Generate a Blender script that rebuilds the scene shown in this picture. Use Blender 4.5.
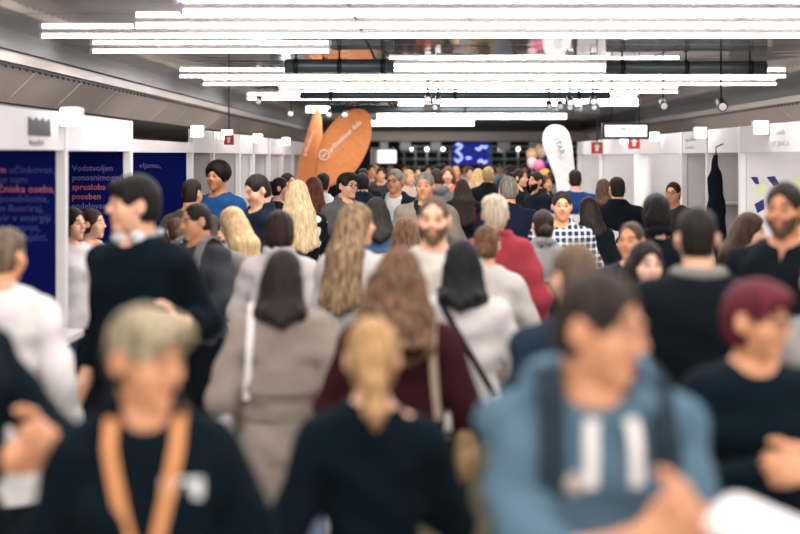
import bpy, math, random
import numpy as np
from mathutils import Vector, Matrix
random.seed(7); np.random.seed(7)
for o in list(bpy.data.objects): bpy.data.objects.remove(o, do_unlink=True)
scene = bpy.context.scene
COL = scene.collection

# ---------------------------------------------------------------- camera
F = 1400.0; VX, VY, HC = 422.0, 157.0, 1.9          # focal length in px, vanishing point, lens height
cd = bpy.data.cameras.new('camera'); cam = bpy.data.objects.new('camera', cd); COL.objects.link(cam)
cam.location = (0, 0, HC); cam.rotation_euler = (math.pi/2, 0, 0)
cd.sensor_width = 36; cd.lens = 36*F/800
cd.shift_x = (400-VX)/800; cd.shift_y = (VY-267)/800
cd.clip_start = .05; cd.clip_end = 200
cd.dof.use_dof = True; cd.dof.focus_distance = 12.5; cd.dof.aperture_fstop = 1.25
scene.camera = cam
# ---------------------------------------------------------------- world, exposure
w = bpy.data.worlds.new('world'); scene.world = w; w.use_nodes = True
w.node_tree.nodes['Background'].inputs[0].default_value = (1.0, .97, .95, 1)
w.node_tree.nodes['Background'].inputs[1].default_value = 2.4
vs = scene.view_settings
vs.view_transform = 'Standard'; vs.look = 'None'; vs.gamma = 1; vs.use_curve_mapping = False
vs.exposure = .6
TUBE_POWER = 10.0; LAMP_W = 7.0

def P(px, py, d): return Vector(((px-VX)*d/F, d, HC-(py-VY)*d/F))
def lin(c):
    if isinstance(c, str): c = tuple(int(c[i:i+2], 16)/255 for i in (0, 2, 4))
    return tuple((x/12.92 if x <= .04045 else ((x+.055)/1.055)**2.4) for x in c)

# ---------------------------------------------------------------- materials
MC = {}
def nodes(name):
    m = bpy.data.materials.new(name); m.use_nodes = True
    nt = m.node_tree; return m, nt, nt.nodes['Principled BSDF']
def plain(col, rough=.5, metal=0, name='paint', spec=.4):
    key = ('p', col, rough, metal)
    if key in MC: return MC[key]
    m, nt, b = nodes(name)
    c = lin(col)
    n = nt.nodes.new('ShaderNodeTexNoise'); n.inputs['Scale'].default_value = 9; n.inputs['Detail'].default_value = 3
    tc = nt.nodes.new('ShaderNodeTexCoord'); nt.links.new(tc.outputs['Object'], n.inputs['Vector'])
    mx = nt.nodes.new('ShaderNodeMix'); mx.data_type = 'RGBA'
    mx.inputs[6].default_value = (*[x*.93 for x in c], 1); mx.inputs[7].default_value = (*[min(1, x*1.05) for x in c], 1)
    nt.links.new(n.outputs['Fac'], mx.inputs[0]); nt.links.new(mx.outputs[2], b.inputs['Base Color'])
    b.inputs['Roughness'].default_value = rough; b.inputs['Metallic'].default_value = metal
    b.inputs['Specular IOR Level'].default_value = spec
    MC[key] = m; return m
def emit(col, s, name='light'):
    key = ('e', col, s)
    if key in MC: return MC[key]
    m, nt, b = nodes(name); b.inputs['Base Color'].default_value = (*lin(col), 1)
    b.inputs['Emission Color'].default_value = (*lin(col), 1); b.inputs['Emission Strength'].default_value = s
    MC[key] = m; return m
def cloth(col, kind='plain', col2=None):
    key = ('c', col, kind, col2)
    if key in MC: return MC[key]
    m, nt, b = nodes('fabric_'+kind); c = lin(col); N = nt.nodes.new; Lk = nt.links.new
    tc = N('ShaderNodeTexCoord')
    n = N('ShaderNodeTexNoise'); n.inputs['Scale'].default_value = 14; n.inputs['Detail'].default_value = 5
    Lk(tc.outputs['Object'], n.inputs['Vector'])
    mx = N('ShaderNodeMix'); mx.data_type = 'RGBA'
    mx.inputs[6].default_value = (*[x*.8 for x in c], 1); mx.inputs[7].default_value = (*[min(1, x*1.18) for x in c], 1)
    Lk(n.outputs['Fac'], mx.inputs[0]); out = mx.outputs[2]
    def wave(axis, scale, lo, hi):
        wv = N('ShaderNodeTexWave'); wv.bands_direction = axis; wv.inputs['Scale'].default_value = scale
        Lk(tc.outputs['Object'], wv.inputs['Vector'])
        r = N('ShaderNodeMapRange'); r.inputs[1].default_value = lo; r.inputs[2].default_value = hi
        Lk(wv.outputs['Fac'], r.inputs[0]); return r.outputs[0]
    if kind == 'plaid':
        a = wave('X', 6.5, .62, .78); z = wave('Z', 6.5, .62, .78)
        ad = N('ShaderNodeMath'); ad.operation = 'ADD'; Lk(a, ad.inputs[0]); Lk(z, ad.inputs[1])
        hf = N('ShaderNodeMath'); hf.operation = 'MULTIPLY'; hf.inputs[1].default_value = .5; Lk(ad.outputs[0], hf.inputs[0])
        m2 = N('ShaderNodeMix'); m2.data_type = 'RGBA'; m2.inputs[7].default_value = (*lin(col2), 1)
        Lk(hf.outputs[0], m2.inputs[0]); Lk(out, m2.inputs[6]); out = m2.outputs[2]
    if kind == 'floral':
        v = N('ShaderNodeTexVoronoi'); v.inputs['Scale'].default_value = 9; Lk(tc.outputs['Object'], v.inputs['Vector'])
        r = N('ShaderNodeMapRange'); r.inputs[1].default_value = .36; r.inputs[2].default_value = .30
        Lk(v.outputs['Distance'], r.inputs[0])
        m2 = N('ShaderNodeMix'); m2.data_type = 'RGBA'; m2.inputs[7].default_value = (*lin(col2), 1)
        Lk(r.outputs[0], m2.inputs[0]); Lk(out, m2.inputs[6]); out = m2.outputs[2]
    if kind == 'band':                                # two-colour yoke: pale band round the waist
        sp = N('ShaderNodeSeparateXYZ'); Lk(tc.outputs['Object'], sp.inputs[0])
        r = N('ShaderNodeMapRange'); r.inputs[1].default_value = 1.235; r.inputs[2].default_value = 1.22
        Lk(sp.outputs[2], r.inputs[0])
        m2 = N('ShaderNodeMix'); m2.data_type = 'RGBA'; m2.inputs[7].default_value = (*lin(col2), 1)
        Lk(r.outputs[0], m2.inputs[0]); Lk(out, m2.inputs[6]); out = m2.outputs[2]
    Lk(out, b.inputs['Base Color'])
    b.inputs['Roughness'].default_value = .9; b.inputs['Specular IOR Level'].default_value = .12
    b.inputs['Sheen Weight'].default_value = .0
    bp = N('ShaderNodeBump'); bp.inputs['Strength'].default_value = .35; bp.inputs['Distance'].default_value = .006
    if kind == 'knit':
        k1 = N('ShaderNodeTexWave'); k1.bands_direction = 'X'; k1.inputs['Scale'].default_value = 22; k1.inputs['Distortion'].default_value = 1.5
        Lk(tc.outputs['Object'], k1.inputs['Vector']); Lk(k1.outputs['Fac'], bp.inputs['Height'])
    else:
        n2 = N('ShaderNodeTexNoise'); n2.inputs['Scale'].default_value = 38; n2.inputs['Detail'].default_value = 4
        Lk(tc.outputs['Object'], n2.inputs['Vector']); Lk(n2.outputs['Fac'], bp.inputs['Height'])
    Lk(bp.outputs[0], b.inputs['Normal'])
    MC[key] = m; return m
def skin(tone, brow):
    key = ('s', tone, brow)
    if key in MC: return MC[key]
    m, nt, b = nodes('skin'); N = nt.nodes.new; Lk = nt.links.new; c = lin(tone)
    at = N('ShaderNodeAttribute'); at.attribute_name = 'Col'; sp = N('ShaderNodeSeparateColor'); Lk(at.outputs['Color'], sp.inputs[0])
    n = N('ShaderNodeTexNoise'); n.inputs['Scale'].default_value = 22
    tc = N('ShaderNodeTexCoord'); Lk(tc.outputs['Object'], n.inputs['Vector'])
    mx = N('ShaderNodeMix'); mx.data_type = 'RGBA'
    mx.inputs[6].default_value = (c[0]*.93, c[1]*.88, c[2]*.86, 1); mx.inputs[7].default_value = (*[min(1, x*1.05) for x in c], 1)
    Lk(n.outputs['Fac'], mx.inputs[0]); out = mx.outputs[2]
    for ch, cc in (('Red', (c[0]*.72, c[1]*.42, c[2]*.42)), ('Green', lin(brow)), ('Blue', tuple(x*.42 for x in c))):
        m2 = N('ShaderNodeMix'); m2.data_type = 'RGBA'; m2.inputs[7].default_value = (*cc, 1)
        Lk(sp.outputs[ch], m2.inputs[0]); Lk(out, m2.inputs[6]); out = m2.outputs[2]
    Lk(out, b.inputs['Base Color']); b.inputs['Roughness'].default_value = .5
    b.inputs['Specular IOR Level'].default_value = .35
    MC[key] = m; return m
def hairmat(col, col2=None):
    key = ('h', col, col2)
    if key in MC: return MC[key]
    m, nt, b = nodes('hair'); N = nt.nodes.new; Lk = nt.links.new; c = lin(col); c2 = lin(col2) if col2 else tuple(x*1.7 for x in c)
    tc = N('ShaderNodeTexCoord'); mp = N('ShaderNodeMapping'); mp.inputs['Scale'].default_value = (60, 60, 7)
    Lk(tc.outputs['Object'], mp.inputs[0])
    n = N('ShaderNodeTexNoise'); n.inputs['Scale'].default_value = 1; n.inputs['Detail'].default_value = 4; Lk(mp.outputs[0], n.inputs['Vector'])
    r = N('ShaderNodeMapRange'); r.inputs[1].default_value = .35; r.inputs[2].default_value = .7; Lk(n.outputs['Fac'], r.inputs[0])
    mx = N('ShaderNodeMix'); mx.data_type = 'RGBA'; mx.inputs[6].default_value = (*c, 1); mx.inputs[7].default_value = (*c2, 1)
    Lk(r.outputs[0], mx.inputs[0]); Lk(mx.outputs[2], b.inputs['Base Color'])
    bp = N('ShaderNodeBump'); bp.inputs['Strength'].default_value = .5; bp.inputs['Distance'].default_value = .004
    Lk(n.outputs['Fac'], bp.inputs['Height']); Lk(bp.outputs[0], b.inputs['Normal'])
    b.inputs['Roughness'].default_value = .6; b.inputs['Specular IOR Level'].default_value = .18
    MC[key] = m; return m
def eyemat():
    if 'eye' in MC: return MC['eye']
    m, nt, b = nodes('eyeball'); N = nt.nodes.new; Lk = nt.links.new
    tc = N('ShaderNodeTexCoord'); sp = N('ShaderNodeSeparateXYZ'); Lk(tc.outputs['Object'], sp.inputs[0])
    r = N('ShaderNodeValToRGB'); e = r.color_ramp.elements; r.color_ramp.interpolation = 'CONSTANT'
    mr = N('ShaderNodeMapRange'); mr.inputs[1].default_value = -.0115; mr.inputs[2].default_value = -.0085
    Lk(sp.outputs[1], mr.inputs[0]); Lk(mr.outputs[0], r.inputs[0])
    e[0].color = (.005, .004, .004, 1); e[1].position = .85; e[1].color = (.36, .33, .31, 1)
    x = e.new(.3); x.color = (.07, .04, .025, 1)
    Lk(r.outputs[0], b.inputs['Base Color']); b.inputs['Roughness'].default_value = .12
    MC['eye'] = m; return m
def mirror_metal(bump, sc=1.3):
    m, nt, b = nodes('polished_ceiling_metal'); N = nt.nodes.new; Lk = nt.links.new
    b.inputs['Base Color'].default_value = (.62, .59, .57, 1); b.inputs['Metallic'].default_value = .5; b.inputs['Roughness'].default_value = .05
    tc = N('ShaderNodeTexCoord'); mp = N('ShaderNodeMapping'); mp.inputs['Scale'].default_value = (.9, .9, .9); Lk(tc.outputs['Object'], mp.inputs[0])
    n = N('ShaderNodeTexNoise'); n.inputs['Scale'].default_value = sc; n.inputs['Detail'].default_value = 1.5; Lk(mp.outputs[0], n.inputs['Vector'])
    bp = N('ShaderNodeBump'); bp.inputs['Strength'].default_value = bump; bp.inputs['Distance'].default_value = .08
    Lk(n.outputs['Fac'], bp.inputs['Height']); Lk(bp.outputs[0], b.inputs['Normal'])
    return m
def carpet():
    m, nt, b = nodes('carpet'); N = nt.nodes.new; Lk = nt.links.new
    tc = N('ShaderNodeTexCoord'); n = N('ShaderNodeTexNoise'); n.inputs['Scale'].default_value = 120; n.inputs['Detail'].default_value = 4
    Lk(tc.outputs['Object'], n.inputs['Vector'])
    r = N('ShaderNodeValToRGB'); r.color_ramp.elements[0].color = (.38, .37, .36, 1); r.color_ramp.elements[1].color = (.55, .54, .52, 1)
    Lk(n.outputs['Fac'], r.inputs[0]); Lk(r.outputs[0], b.inputs['Base Color']); b.inputs['Roughness'].default_value = .95
    return m

# ---------------------------------------------------------------- object helpers
def link(name, me, mat=None, parent=None, loc=None, objmat=False):
    o = bpy.data.objects.new(name, me); COL.objects.link(o)
    if me is not None and mat is not None:
        if len(me.materials) == 0: me.materials.append(mat)
        if me.materials[0] != mat or objmat:
            o.material_slots[0].link = 'OBJECT'; o.material_slots[0].material = mat
    if parent is not None: o.parent = parent
    if loc is not None: o.location = loc
    return o
def tag(o, label=None, cat=None, group=None, kind=None):
    if label: o['label'] = label
    if cat: o['category'] = cat
    if group: o['group'] = group
    if kind: o['kind'] = kind
    return o
def empty(name, loc=(0, 0, 0), rz=0):
    o = bpy.data.objects.new(name, None); COL.objects.link(o); o.location = loc; o.rotation_euler = (0, 0, rz)
    o.empty_display_size = .1; return o
def pyd(name, v, f, smooth=False):
    me = bpy.data.meshes.new(name); me.from_pydata([tuple(x) for x in v], [], f); me.update()
    if smooth: me.shade_smooth()
    else: me.shade_flat()
    return me
def boxmesh(lo, hi, bev=0.0):
    """box with chamfered vertical and horizontal edges"""
    import bmesh
    bm = bmesh.new(); bmesh.ops.create_cube(bm, size=1)
    for v in bm.verts:
        v.co = Vector([lo[i] + (v.co[i]+.5)*(hi[i]-lo[i]) for i in range(3)])
    if bev > 0: bmesh.ops.bevel(bm, geom=bm.edges[:], offset=bev, segments=2, affect='EDGES', profile=.5)
    me = bpy.data.meshes.new('box'); bm.to_mesh(me); bm.free(); me.shade_flat(); return me
def box(name, lo, hi, mat, parent=None, bev=0.0, loc=None): return link(name, boxmesh(lo, hi, bev), mat, parent, loc)
def tubemesh(pts, r, n=10, closed_caps=True):
    pts = [Vector(p) for p in pts]; V = []; Fc = []
    rs = r if isinstance(r, (list, tuple)) else [r]*len(pts)
    up = None
    for i, p in enumerate(pts):
        t = (pts[min(i+1, len(pts)-1)]-pts[max(i-1, 0)]).normalized()
        if up is None: up = t.orthogonal().normalized()
        up = (up - t*up.dot(t)).normalized(); sd = t.cross(up)
        for k in range(n):
            a = 2*math.pi*k/n; V.append(p + (up*math.cos(a)+sd*math.sin(a))*rs[i])
    for i in range(len(pts)-1):
        for k in range(n):
            k2 = (k+1) % n; Fc.append((i*n+k, i*n+k2, (i+1)*n+k2, (i+1)*n+k))
    if closed_caps: Fc.append(tuple(range(n))[::-1]); Fc.append(tuple((len(pts)-1)*n+k for k in range(n)))
    return pyd('tube', V, Fc, True)
def ribbonmesh(pts, nrm, wd, th):
    """flat strap along pts; nrm = outward normal for each point"""
    pts = [Vector(p) for p in pts]; V = []; Fc = []
    for i, p in enumerate(pts):
        t = (pts[min(i+1, len(pts)-1)]-pts[max(i-1, 0)]).normalized(); n = Vector(nrm[i]).normalized()
        n = (n-t*n.dot(t)).normalized(); s = t.cross(n)
        for a, b in ((-.5, 0), (.5, 0), (.5, 1), (-.5, 1)): V.append(p+s*a*wd+n*b*th)
    for i in range(len(pts)-1):
        for k in range(4): k2 = (k+1) % 4; Fc.append((i*4+k, i*4+k2, (i+1)*4+k2, (i+1)*4+k))
    m = len(pts)-1; Fc.append((3, 2, 1, 0)); Fc.append((m*4, m*4+1, m*4+2, m*4+3))
    return pyd('ribbon', V, Fc, False)
def textmesh(s, size, ext=.001, align='LEFT', bold=0.0):
    cu = bpy.data.curves.new('t', 'FONT'); cu.body = s; cu.size = size; cu.extrude = ext; cu.align_x = align
    cu.offset = bold; cu.resolution_u = 2
    o = bpy.data.objects.new('t', cu); COL.objects.link(o)
    me = bpy.data.meshes.new_from_object(o.evaluated_get(bpy.context.evaluated_depsgraph_get()))
    bpy.data.objects.remove(o); bpy.data.curves.remove(cu); return me
def text(name, s, size, mat, parent, loc, rot=(math.pi/2, 0, 0), **k):
    o = link(name, textmesh(s, size, **k), mat, parent, loc); o.rotation_euler = rot
    if o.data.materials: o.data.materials[0] = mat
    return o

# ---------------------------------------------------------------- implicit-surface modeller (surface nets)
def axis(lo, hi, coarse, fine, ivs):
    out = [lo]; x = lo
    while x < hi:
        st = coarse
        for a, b in ivs:
            if a <= x < b: st = fine; break
            if x < a < x+st: st = min(st, max(a-x, fine))
        x += st; out.append(x)
    return np.array(out, np.float32)
class Field:
    def __init__(s, lo, hi, coarse, fine=None, boxes=()):
        fine = fine or coarse
        s.ax = [axis(lo[i], hi[i], coarse, fine, [(b[0][i], b[1][i]) for b in boxes]) for i in range(3)]
        s.D = np.full([len(a) for a in s.ax], 1.0, np.float32); s.mg = 1.6*coarse
    def win(s, lo, hi, m):
        sl = []
        for i in range(3):
            a = max(0, np.searchsorted(s.ax[i], lo[i]-m)-1); b = min(len(s.ax[i]), np.searchsorted(s.ax[i], hi[i]+m)+1)
            sl.append(slice(a, max(b, a+1)))
        X = s.ax[0][sl[0]][:, None, None]; Y = s.ax[1][sl[1]][None, :, None]; Z = s.ax[2][sl[2]][None, None, :]
        return tuple(sl), X, Y, Z
    def add(s, fn, lo, hi, k=.02):
        sl, X, Y, Z = s.win(lo, hi, s.mg+k); a = s.D[sl]; b = fn(X, Y, Z)
        h = np.clip(.5+.5*(b-a)/k, 0, 1); s.D[sl] = b+(a-b)*h-k*h*(1-h)
    def cut(s, fn, lo, hi, k=.006):
        sl, X, Y, Z = s.win(lo, hi, s.mg+k); a = -s.D[sl]; b = fn(X, Y, Z)
        h = np.clip(.5+.5*(b-a)/k, 0, 1); s.D[sl] = -(b+(a-b)*h-k*h*(1-h))
    def keep(s, fn):
        X, Y, Z = s.ax[0][:, None, None], s.ax[1][None, :, None], s.ax[2][None, None, :]
        s.D = np.maximum(s.D, fn(X, Y, Z)).astype(np.float32)
    def disp(s, fn):
        X, Y, Z = s.ax[0][:, None, None], s.ax[1][None, :, None], s.ax[2][None, None, :]
        s.D = (s.D+fn(X, Y, Z)).astype(np.float32)
    def cone(s, a, b, ra, rb, k=.02):
        a = np.array(a, np.float32); b = np.array(b, np.float32); ba = b-a; L = float(ba@ba)+1e-9; r = max(ra, rb)
        def fn(X, Y, Z):
            x, y, z = X-a[0], Y-a[1], Z-a[2]
            t = np.clip((x*ba[0]+y*ba[1]+z*ba[2])/L, 0, 1)
            return np.sqrt((x-t*ba[0])**2+(y-t*ba[1])**2+(z-t*ba[2])**2)-(ra+(rb-ra)*t)
        s.add(fn, np.minimum(a, b)-r, np.maximum(a, b)+r, k)
    def ell(s, c, r, R=None, k=.02, cut=False):
        c = np.array(c, np.float32); r = np.array(r, np.float32)
        def fn(X, Y, Z):
            x, y, z = X-c[0], Y-c[1], Z-c[2]
            if R is not None:
                x, y, z = (R[0][0]*x+R[1][0]*y+R[2][0]*z, R[0][1]*x+R[1][1]*y+R[2][1]*z, R[0][2]*x+R[1][2]*y+R[2][2]*z)
            k0 = np.sqrt((x/r[0])**2+(y/r[1])**2+(z/r[2])**2); k1 = np.sqrt((x/r[0]**2)**2+(y/r[1]**2)**2+(z/r[2]**2)**2)+1e-6
            return k0*(k0-1)/k1
        m = r if R is None else np.full(3, r.max())
        (s.cut if cut else s.add)(fn, c-m, c+m, k)
    def path(s, pts, rs, k=.01):
        for i in range(len(pts)-1): s.cone(pts[i], pts[i+1], rs[i], rs[i+1], k)
    def mesh(s, name):
        D = s.D; nx, ny, nz = D.shape; S = D < 0
        c = np.zeros((nx-1, ny-1, nz-1), np.int8)
        for i in (0, 1):
            for j in (0, 1):
                for k in (0, 1): c += S[i:nx-1+i, j:ny-1+j, k:nz-1+k]
        act = (c > 0) & (c < 8); idx = np.full(c.shape, -1, np.int32); I, J, K = np.nonzero(act); n = len(I)
        idx[act] = np.arange(n); acc = np.zeros((n, 3), np.float32); cnt = np.zeros(n, np.float32)
        base = np.stack([I, J, K], 1).astype(np.float32)
        for ax in range(3):
            o1, o2 = [q for q in range(3) if q != ax]
            for p in (0, 1):
                for q in (0, 1):
                    a = [0, 0, 0]; a[o1] = p; a[o2] = q; b = a[:]; b[ax] = 1
                    va = D[I+a[0], J+a[1], K+a[2]]; vb = D[I+b[0], J+b[1], K+b[2]]; m = (va < 0) != (vb < 0)
                    t = va[m]/(va[m]-vb[m]); pp = base[m]+np.array(a, np.float32); pp[:, ax] += t
                    acc[m] += pp; cnt[m] += 1
        pos = acc/cnt[:, None]
        co = np.stack([np.interp(pos[:, i], np.arange(len(s.ax[i])), s.ax[i]) for i in range(3)], 1).astype(np.float32)
        Q = []
        for ax in range(3):
            A, B = (ax+1) % 3, (ax+2) % 3
            sl0 = [slice(None)]*3; sl1 = [slice(None)]*3; sl0[ax] = slice(0, -1); sl1[ax] = slice(1, None)
            s0 = S[tuple(sl0)]; s1 = S[tuple(sl1)]; e = s0 != s1
            g = np.stack(np.nonzero(e), 1)
            if not len(g): continue
            ok = (g[:, A] > 0) & (g[:, A] < D.shape[A]-1) & (g[:, B] > 0) & (g[:, B] < D.shape[B]-1); g = g[ok]
            ins = s0[g[:, 0], g[:, 1], g[:, 2]]
            def cell(da, db):
                h = g.copy(); h[:, A] += da; h[:, B] += db; return idx[h[:, 0], h[:, 1], h[:, 2]]
            q = np.stack([cell(-1, -1), cell(0, -1), cell(0, 0), cell(-1, 0)], 1)
            q[~ins] = q[~ins][:, ::-1]; Q.append(q)
        Q = np.concatenate(Q); Q = Q[(Q >= 0).all(1)]
        me = bpy.data.meshes.new(name); me.vertices.add(n); me.vertices.foreach_set('co', co.ravel())
        me.loops.add(len(Q)*4); me.loops.foreach_set('vertex_index', Q.ravel().astype(np.int32))
        me.polygons.add(len(Q)); me.polygons.foreach_set('loop_start', np.arange(0, len(Q)*4, 4, dtype=np.int32))
        me.update(calc_edges=True); me.shade_smooth(); s.co = co
        return me

# ================================================================ THE HALL
WHITE = plain('d2cecd', .6, name='white_laminate'); GREYW = plain('b9b5b3', .6, name='grey_panel')
NAVY = plain('0a1350', .9, name='navy_print', spec=.05); DARK = plain('0b1118', .5, name='dark_paint'); BLACK = plain('070a0d', .45, name='black_metal')
ALU = plain('dcdad8', .35, .0, name='white_aluminium')
CEIL = 2.80; D_END = 42.0
XL, XR = -2.12, 2.75                                  # booth fronts on either side of the aisle
st = lambda o: tag(o, kind='structure')
o = box('floor', (-9, -8, -.1), (9, D_END+1, 0), carpet()); st(o)
MIR = mirror_metal(.012); MIRW = mirror_metal(.06, 1.6)
ceil = st(box('ceiling', (-2.95, -8, CEIL+.02), (4.6, D_END, CEIL+.12), plain('2a2928', .5, name='ceiling_void')))
y = -8.0; i = 0
while y < D_END-.1:                                    # polished metal sheets, one per bay
    wd = 2.4
    for (x0, x1) in ((-2.93, -.44), (-.42, 2.07), (2.09, 4.58)):
        box('ceiling_sheet', (x0, y+.012, CEIL), (x1, min(y+wd, D_END)-.012, CEIL+.02), MIRW if i in (8, 11) else MIR, ceil)
    y += wd; i += 1
st(box('wall_left', (-6.2, -8, 0), (-6.0, D_END, 3.0), plain('8d8a88', .8)))
st(box('wall_right', (6.6, -8, 0), (6.8, D_END, 3.0), plain('8d8a88', .8)))
st(box('wall_end', (-6.2, D_END, 0), (6.8, D_END+.2, 3.0), plain('0d1620', .6)))
# sloping coves of panels on both sides
COVE = plain('c2b5aa', .42, name='cove_panel'); COVEL = plain('b5aaa0', .4, name='cove_strip')
def cove(n, xr, sgn):
    root = st(empty('trim_%d' % n, (xr, 0, 0)))
    # black rail
    box('rail', (-.035, -8, 2.66), (.035, D_END, 2.80), BLACK, root)
    box('strip', (sgn*.04-.03, -8, 2.58), (sgn*.04+.03, D_END, 2.665), COVEL, root)
    box('gutter', (sgn*.075-.02, -8, 2.565), (sgn*.075+.02, D_END, 2.60), plain('4a4440', .5), root)
    yy = -8.0
    me = None; L = 1.46
    while yy < D_END-L:
        if me is None:
            V = []
            for (dx, z) in ((.07, 2.585), (.34, 2.33), (.36, 2.35), (.09, 2.605)):
                for q in (0.012, L-.012): V.append((sgn*dx, q, z))
            Fc = [(0, 1, 3, 2), (2, 3, 5, 4), (4, 5, 7, 6), (6, 7, 1, 0), (0, 2, 4, 6), (1, 7, 5, 3)]
            me = pyd('panel', V, Fc)
        link('cove_panel', me, COVE, root, (0, yy, 0)); yy += L
    # small studs along the gutter and hanging clips below
    V = []; Fc = []
    def bx(x, y_, z, a, b, c):
        n0 = len(V)
        for dz in (-c, c):
            for dx, dy in ((-a, -b), (a, -b), (a, b), (-a, b)): V.append((x+dx, y_+dy, z+dz))
        for f in ((3, 2, 1, 0), (4, 5, 6, 7), (0, 1, 5, 4), (1, 2, 6, 5), (2, 3, 7, 6), (3, 0, 4, 7)): Fc.append(tuple(n0+q for q in f))
    yy = -7.9
    while yy < 30:
        bx(sgn*.07, yy, 2.563, .008, .012, .014); yy += .18
    s = link('stud', pyd('studs', V, Fc), BLACK, root); tag(s, kind='stuff')
    box('soffit', (min(sgn*.34, sgn*3.2), -8, 2.345), (max(sgn*.34, sgn*3.2), D_END, 2.42), plain('6e6863', .6), root)
cove(1, -2.93, -1); cove(2, 4.56, 1)
# lowered beam in front of the end wall
beam = st(box('trim_3', (-6, D_END-2.2, 2.36), (6.6, D_END-1.6, 2.62), plain('d8cfc9', .6)))
st(box('trim_4', (-2.95, D_END-2.2, 2.62), (4.6, D_END-1.8, 2.80), plain('4a4643', .6)))

# ---- fluorescent tube rows
TUBE = emit('fff6f4', TUBE_POWER, 'tube_glow'); VIOLET = emit('a070ff', 7.0, 'violet_tube'); HOUS = plain('9c9894', .35, .6, name='fixture_metal')
def tube_row(d, x0, x1, lab, r=.015, mat=None):
    e = empty('ceiling_light', ((x0+x1)/2, d, CEIL-.034)); h = (x1-x0)/2
    link('tube', tubemesh([(-h, 0, 0), (-h*.33, 0, 0), (h*.33, 0, 0), (h, 0, 0)], r, 8), mat or TUBE, e)
    box('housing', (-h, -.012, r+.002), (h, .012, .034), HOUS, e)
    for q in (-1, 1): box('end_cap', (q*h-.012 if q < 0 else q*h-.012, -.02, -.02), (q*h+.012, .02, .02), plain('cfccc9', .4), e)
    if mat is None:                                    # the tube's own light
        ld = bpy.data.lights.new('tube_light', 'AREA'); ld.shape = 'RECTANGLE'; ld.size = 2*h; ld.size_y = .024; ld.energy = LAMP_W*2*h*(1.5 if d > 18 else 1); ld.color = (1, .965, .95)
        lo = bpy.data.objects.new('tube_light', ld); COL.objects.link(lo); lo.parent = e; lo.location = (0, 0, -r-.004)
    tag(e, lab, 'ceiling light', 'fluorescent tube rows'); return e
def X(px, d): return (px-VX)*d/F
rows = [(8.35, X(182, 8.35), 4.35), (9.2, X(135, 9.2), 4.35), (10.0, -2.72, 4.35), (11.45, -2.70, X(330, 11.45)), (13.2, X(388, 13.2), X(680, 13.2)), (15.0, -2.6, 3.9),
        (16.6, -2.6, 4.2), (18.6, -1.9, 3.4), (20.8, -2.6, 3.2), (23.2, -.4, 3.6), (26.5, -2.2, 1.6), (31.0, -1.0, 3.2), (37.5, -2.0, 1.4)]
TL = {11.45: 'short white fluorescent tube row above the lettered navy booths', 13.2: 'white fluorescent tube row between the two short dark ducts', 23.2: 'white fluorescent tube row beside the far dark duct'}
for (d, a, b) in rows: tube_row(d, a, b, TL.get(d, 'long white fluorescent tube row crossing the polished ceiling'))
for d in (6.2, 4.6, 3.0, 1.2, -.8, -2.8, -4.8): tube_row(d, -2.6, 4.2, 'long white fluorescent tube row crossing the polished ceiling')
tag(tube_row(7.72, X(176, 7.72), 4.3, 'x', .008, VIOLET), 'thin violet tube along the ceiling beside white tube rows', 'ceiling light')

# ---- small black track spotlights
def spot(px, py, d, k):
    p = P(px, py, d); e = empty('track_spotlight', (p.x, p.y, p.z))
    link('can', tubemesh([(0, .05, .02), (0, -.06, -.03), (0, -.075, -.035)], [.035, .042, .044], 12), BLACK, e)
    link('lens', tubemesh([(0, -.076, -.036), (0, -.079, -.037)], [.036, .034], 12), plain('e9e6e2', .2), e)
    link('stem', tubemesh([(0, 0, .02), (0, 0, CEIL-p.z)], .008, 6), BLACK, e)
    tag(e, 'small black track spotlight hanging under the polished ceiling', 'spotlight', 'track spotlights')
for q in ((428, 97, 15.6), (438, 99, 15.6), (570, 100, 15.6), (593, 99, 15.6), (663, 103, 14.2), (721, 103, 12.2), (259, 99, 17.5), (291, 112, 18.8), (329, 113, 18.8), (345, 113, 18.8), (549, 104, 18), (560, 104, 18)): spot(*q, 0)

# dark air ducts and projectors under the ceiling
DUCT = plain('4a565c', .35, .3, name='duct_metal')
for d, x0, x1, rr, lab in ((12.3, X(285, 12.3), X(394, 12.3), .06, 'short dark air duct under the ceiling above the cubicle'), (12.5, X(606, 12.5), X(766, 12.5), .06, 'short dark air duct under the ceiling beside the lit sign'),
                           (18.2, X(300, 18.2), X(610, 18.2), .05, 'long dark air duct under the ceiling above the orange flags'), (23.5, X(330, 23.5), X(600, 23.5), .07, 'far dark air duct under the ceiling before the end beam')):
    e = empty('air_duct', ((x0+x1)/2, d, CEIL-.10)); h = (x1-x0)/2
    link('pipe', tubemesh([(-h, 0, 0), (-h*.5, 0, 0), (h*.5, 0, 0), (h, 0, 0)], rr, 14), DUCT, e)
    for q in (-.8, 0, .8): link('clamp', tubemesh([(q*h-.02, 0, 0), (q*h+.02, 0, 0)], rr+.006, 14), BLACK, e); link('hanger', tubemesh([(q*h, 0, rr), (q*h, 0, .10)], .008, 6), BLACK, e)
    tag(e, lab, 'duct')
for px in (432, 566, 590):
    d = 19.4; e = empty('projector', (X(px, d), d, CEIL-.22)); box('case', (-.12, -.14, -.05), (.12, .14, .05), plain('3a3c3e', .4), e, .01)
    link('lens', tubemesh([(.04, -.14, 0), (.04, -.17, 0)], .035, 12), plain('c9ced2', .15), e); link('stem', tubemesh([(0, 0, .05), (0, 0, .22)], .015, 8), BLACK, e)
    tag(e, 'dark projector hanging on a stem under the polished ceiling', 'projector', 'ceiling projectors')
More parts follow.
